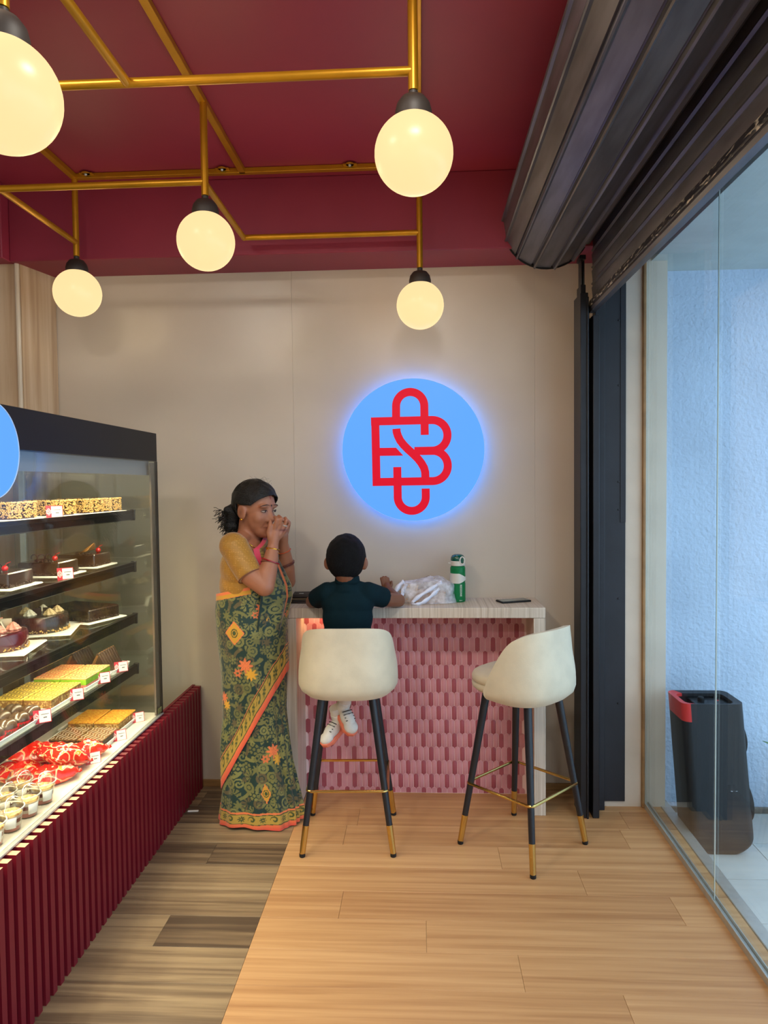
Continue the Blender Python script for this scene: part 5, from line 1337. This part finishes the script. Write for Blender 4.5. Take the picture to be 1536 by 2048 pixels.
SK_R = [(0, -.562), (.07, -.566), (.17, -.586), (.295, -.608), (.53, -.628), (.71, -.622), (.94, -.622), (1.03, -.640), (1.10, -.665)]
SK_Y = [(0, .104), (.1, .102), (.3, .098), (.5, .104), (.75, .130), (.9, .142), (1.0, .136), (1.10, .132)]
def sk_point(phi, z, off=0, fold=1.0):
    L_, R_ = interp(z, SK_L), interp(z, SK_R); c = (L_ + R_) / 2; rx = (R_ - L_) / 2; ry = interp(z, SK_Y)
    k = np.clip(1 - z / .95, 0, 1)
    f = fold * k * (.010 * np.sin(5 * phi + 2.2 * z + .6) * .6 + .006 * np.sin(11 * phi - 3 * z) + .008 * np.exp(-(phi / .8) ** 2) * np.sin(24 * phi + 2 * z)) + .003 * np.sin(3 * phi + 9 * z)
    return c + (rx + f + off) * np.cos(phi), 3.19 + (ry + f + off) * np.sin(phi)
def cloth_grid(name, X, Y, Z, cols, wrapu, m):
    h, w = X.shape; V = np.stack([X, Y, Z], -1).reshape(-1, 3) - np.array(wm.location)
    idx = np.arange(h * w).reshape(h, w); a = idx[:-1]; bq = idx[1:]
    if wrapu: F_ = np.stack([a, np.roll(a, -1, 1), np.roll(bq, -1, 1), bq], -1).reshape(-1, 4)
    else: F_ = np.stack([a[:, :-1], a[:, 1:], bq[:, 1:], bq[:, :-1]], -1).reshape(-1, 4)
    me = bpy.data.meshes.new(name); me.from_pydata(V.tolist(), [], F_.tolist()); set_cols(me, cols.reshape(-1, 3)); finish(me, m, 180)
    return link(name, me, wm)
sari_m = attr_mat('sari_cloth', rough=.58, sheen=.25, bump=.12, bscale=900)
# lower skirt
nu, nv = 460, 420
C, stamp = sari_canvas(1.0, 1.1, 11); flower(stamp, .355, .36); diamond(stamp, .30, .17, .9, .55); flower(stamp, .72, .6)
ph = np.linspace(-PI, PI, nu, endpoint=False); t = np.linspace(0, 1, nv)
PH, T = np.meshgrid(ph, t); Z = .010 + .006 * np.sin(PH * 3 + 1) * (1 - T) + T * 1.02
X, Y = sk_point(PH, Z)
U_ = (PH + PI) / (2 * PI) * 1.0; cols = sample(C, U_.ravel(), Z.ravel()); border((Z - .010).ravel(), (U_ * 1.02).ravel(), cols, .024, .062, .074)
cloth_grid('sari_skirt', X, Y, Z, cols, True, sari_m)
# overlapping drape with its slanting border
C, stamp = sari_canvas(1.0, 1.2, 23)
# camera side of the body is phi = -pi/2; cloth u there = .25
flower(stamp, .245, .76); flower(stamp, .335, 1.01, .8); diamond(stamp, .205, .905, 1.05); flower(stamp, .10, .60, .8); diamond(stamp, .60, .8)
lowz = lambda x: np.clip(.735 + 1.80 * (x + .605), .17, .80)
x0 = sk_point(PH, Z * 0 + .5)[0]
for _ in range(4): zl = lowz(x0); x0 = sk_point(PH, zl)[0]
Zt = 1.085 + .03 * np.cos(PH + .5)
Z2 = zl + (Zt - zl) * T
X, Y = sk_point(PH, Z2, .0075, .8)
cols = sample(C, U_.ravel(), Z2.ravel()); dd = ((Z2 - zl) / 2.06).ravel()
border(dd, (zl * 1.15).ravel(), cols, .024, .058, .064)
e = ((Zt - Z2).ravel() < .030) & ((PH.ravel() < -1.25) | (PH.ravel() > 1.6)); cols[e] = OR; e = ((Zt - Z2).ravel() > .012) & ((Zt - Z2).ravel() < .028) & ((PH.ravel() < -1.25) | (PH.ravel() > 1.6)); cols[e] = YE * .9
o = cloth_grid('sari_drape', X, Y, Z2, cols, True, sari_m); sm = o.modifiers.new('s', 'SOLIDIFY'); sm.thickness = .003; sm.offset = -1
# pallu over the chest to the far shoulder
C, stamp = sari_canvas(.8, .8, 31); flower(stamp, .15, .16, .85)
nu2, nv2 = 240, 260
sv = np.linspace(0, 1, nv2)[:, None]; tu = np.linspace(0, 1, nu2)[None, :]
Zp = .84 + .505 * sv + 0 * tu
phi0 = -1.30 + .35 * sv + 1.3 * np.clip((sv - .86) / .14, 0, 1); phi1 = 1.9 + .3 * sv
PHI = phi0 + (phi1 - phi0) * tu
cxp = np.interp(Zp, [1.0, 1.1, 1.2, 1.3, 1.345], [-.775, -.78, -.785, -.79, -.79]); rxp = np.interp(Zp, [.84, .95, 1.0, 1.05, 1.1, 1.2, 1.28, 1.32, 1.345], [.148, .162, .170, .182, .178, .140, .110, .085, .05]); ryp = np.interp(Zp, [.84, .95, 1.0, 1.1, 1.2, 1.28, 1.32, 1.345], [.134, .147, .150, .158, .168, .172, .165, .15])
fo = .006 * np.sin(tu * 34 + sv * 5) + .004 * np.sin(tu * 15 - sv * 7)
Xp = cxp + (rxp + fo) * np.cos(PHI); Yp = 3.19 + (ryp + fo) * np.sin(PHI)
lenu = tu * .34 + 0 * sv; cols = sample(C, lenu.ravel(), (Zp - .84).ravel()); PK = np.array(rgb(206,60,84))
d1 = lenu.ravel(); e = (d1 < .05) & (Zp.ravel() > 1.1); cols[e] = cols[e] * .6 + YE * .2; e = (d1 < .020) & (Zp.ravel() > 1.13); cols[e] = PK; e = (d1 < .006) & (Zp.ravel() <= 1.13); cols[e] = G0 * .7; e = (d1 > .09) & (d1 < .097); cols[e] = OR * .8
e = (d1 > .115) & (d1 < .16); cols[e] = MU; e = (d1 > .120) & (d1 < .155) & (np.sin((Zp.ravel()) * 160) > .2); cols[e] = GR; e = (d1 > .16) & (d1 < .19); cols[e] = CO
o = cloth_grid('sari_pallu', Xp, Yp, Zp, cols, False, sari_m); sm = o.modifiers.new('s', 'SOLIDIFY'); sm.thickness = .004; sm.offset = -1

# ------------------------------------------------------------------ the boy on the stool
by = thing('person', 'boy in dark teal polo shirt sitting at the counter, seen from behind', 'person', (-0.325, 3.09, .7655))
BC = Vector((-.330, 3.105, 1.216)); BS = .93
BF, BL, BU = frame((.12, 1, -.12), (0, .04, 1))
b = MB(); PB = head_parts(b, BC, BF, BL, BU, BS)
for k in (-1, 1): b.sph(PB(-.016, k * .086, -.012), (.010, .020, .030), 14, 10, (BF, BL, BU))
b.limb([(PB(-.03, 0, -.05), .048), (Vector((-.328, 3.095, 1.115)), .040), (Vector((-.328, 3.10, 1.07)), .05)])
b.sph((-.328, 3.10, .99), (.095, .07, .12)); b.sph((-.328, 3.09, .85), (.10, .08, .085))
# left arm on the counter
b.limb([((-.415, 3.10, 1.075), .036), ((-.485, 3.19, 1.028), .032), ((-.512, 3.27, 1.008), .030), ((-.47, 3.36, 1.002), .026), ((-.41, 3.42, 1.000), .020)], 16, 10)
for k in range(4): b.limb([((-.41, 3.42, 1.0), .014), ((-.385 + .004 * k, 3.44 + .012 * k - .02, .996), .0082), ((-.365 + .004 * k, 3.45 + .012 * k - .02, .988), .0065)], 10, 6)
b.limb([((-.415, 3.41, 1.0), .012), ((-.40, 3.39, 1.0), .008), ((-.385, 3.385, .995), .0065)], 10, 6)
# right arm, hand lifted a little
b.limb([((-.240, 3.10, 1.075), .036), ((-.165, 3.19, 1.030), .032), ((-.108, 3.285, 1.010), .0305), ((-.135, 3.36, 1.018), .026), ((-.160, 3.41, 1.040), .020)], 16, 10)
b.limb([((-.160, 3.41, 1.040), .018), ((-.168, 3.425, 1.056), .018)], 12, 8)
for k in range(4): b.limb([((-.165 - .006 * k, 3.425, 1.05), .011), ((-.160 - .011 * k, 3.43, 1.078), .0072), ((-.163 - .012 * k, 3.438, 1.094 + (.006 if k in (1, 2) else 0)), .006)], 10, 6)
b.limb([((-.155, 3.42, 1.05), .011), ((-.145, 3.418, 1.066), .0075), ((-.146, 3.42, 1.080), .006)], 10, 6)
# legs crossed below the seat
b.limb([((-.375, 3.09, .815), .050), ((-.385, 3.26, .80), .047), ((-.400, 3.345, .775), .042), ((-.375, 3.27, .62), .034), ((-.352, 3.19, .545), .026)], 16, 10)
b.limb([((-.285, 3.09, .815), .050), ((-.285, 3.26, .80), .047), ((-.290, 3.345, .775), .042), ((-.340, 3.285, .60), .034), ((-.385, 3.22, .49), .026)], 16, 10)
skin_obj('body', b, by, skin_b, .0036, np.array(rgb(124,78,56)), None, 3)
def keep_b(f, l, u): return (f < .072 - .9 * max(0, .02 - u)) and not (u < -.005 and f > -.012) and u > -.092 + .02 * (abs(l) > .05)
hb = hair_cap(BC, BF, BL, BU, BS, (.104, .0885, .106), (-.012, 0, .017), keep_b, 5, n=170, m=120, rough=.0025)
obj('hair', hb, hair_b, by, world=True, smooth=180, solid=.010)
# shirt
b = MB()
b.sph((-.327, 3.095, 1.03), (.118, .084, .082), 28, 16); b.sph((-.327, 3.09, .97), (.112, .082, .12), 28, 16); b.sph((-.327, 3.085, .87), (.116, .090, .11), 28, 16)
b.limb([((-.418, 3.095, 1.076), .040), ((-.327, 3.09, 1.100), .044), ((-.237, 3.095, 1.076), .040)], 20, 12)
b.cyl((-.327, 3.09, 1.085), (-.327, 3.095, 1.135), .066, .046, 24)
b.cyl((-.408, 3.095, 1.075), (-.476, 3.178, 1.036), .052, .046, 24); b.sph((-.412, 3.095, 1.072), .050, 18, 12)
b.cyl((-.246, 3.095, 1.075), (-.168, 3.172, 1.040), .052, .046, 24); b.sph((-.242, 3.095, 1.072), .050, 18, 12)
teal = mat('teal_polo', rgb(6,30,37), .9, var=.08, vscale=30, bump=.12, bscale=500, spec=.15)
cloth_obj('polo_shirt', b, by, teal, .005, 9)
rows = []
for z, r in ((1.118, .054), (1.132, .051), (1.148, .0485), (1.150, .0475), (1.136, .0465)):
    rows.append([(-.327 + (r * 1.05) * math.cos(a), 3.095 + r * math.sin(a), z - .012 * max(0, math.sin(a))) for a in np.linspace(0, 2 * PI, 36, endpoint=False)])
obj('collar', MB().grid(rows, wrap=True), teal, by, world=True, smooth=180, solid=.003)
b = MB(); b.sph((-.33, 3.08, .835), (.118, .10, .066), 24, 14)
for x0_, x1_ in ((-.38, -.39), (-.28, -.285)): b.cyl((x0_, 3.10, .826), (x1_, 3.27, .812), .060, .056, 20); b.sph((x0_, 3.10, .826), .058, 16, 10)
cloth_obj('shorts', b, by, mat('dark_shorts', rgb(28,32,40), .85), .006, 4)
# sneakers
wsn = mat('sneaker_white', rgb(222,216,208), .6, var=.06, vscale=40); sole = mat('sneaker_sole', rgb(226,120,92), .6); sock = mat('sock', rgb(216,206,196), .8); dark = mat('sneaker_dark', rgb(50,44,42), .6)
def sneaker(c, toe, up, name='sneaker'):
    F, L, U = frame(toe, up); c = Vector(c); Q = lambda f, l, u: c + F * f + L * l + U * u
    b = MB(); ax = (F, L, U)
    b.sph(Q(-.035, 0, .012), (.036, .030, .036), 18, 12, ax); b.sph(Q(.02, 0, .006), (.050, .032, .030), 18, 12, ax); b.sph(Q(.062, 0, -.002), (.034, .033, .022), 18, 12, ax)
    b.cyl(Q(-.035, 0, .02), Q(-.040, 0, .056), .031, .030, 18)
    me_o = cloth_obj(name, b, by, wsn, .004, 3)
    rows = []
    outl = [(-.075, .0), (-.066, .022), (-.03, .030), (.02, .031), (.062, .036), (.092, .022), (.100, 0), (.092, -.022), (.062, -.036), (.02, -.031), (-.03, -.030), (-.066, -.022)]
    off = Vector(by.location)
    for z, k in ((-.032, .92), (-.030, 1), (-.014, 1.02), (-.010, .95)): rows.append([Q(f * k, l * k, z + .006 * max(0, f / .1) ** 2) - off for f, l in outl])
    sb_ = MB().grid(rows, wrap=True); n = 12; sb_.F += [tuple(range(n-1, -1, -1)), tuple(range(3*n, 4*n))]; sb_.M += [0, 0]
    obj('sole', sb_, sole, me_o, bevel=.003)
    lb = MB()
    for i in range(4): lb.tube([Q(.0 + i * .014, -.024, .030 - i * .002), Q(.004 + i * .014, 0, .040 - i * .004), Q(.0 + i * .014, .024, .030 - i * .002)], .0022, n=6)
    lb.move(-off); obj('laces', lb, dark, me_o)
    sbk = MB().cyl(Q(-.040, 0, .05), Q(-.044, 0, .085), .029, .027, 18).move(-off); obj('sock', sbk, sock, me_o)
sneaker((-.398, 3.17, .448), (-.55, -.62, -.50), (-.25, -.35, .85))
sneaker((-.350, 3.150, .515), (.45, -.55, -.65), (.25, -.45, .8))
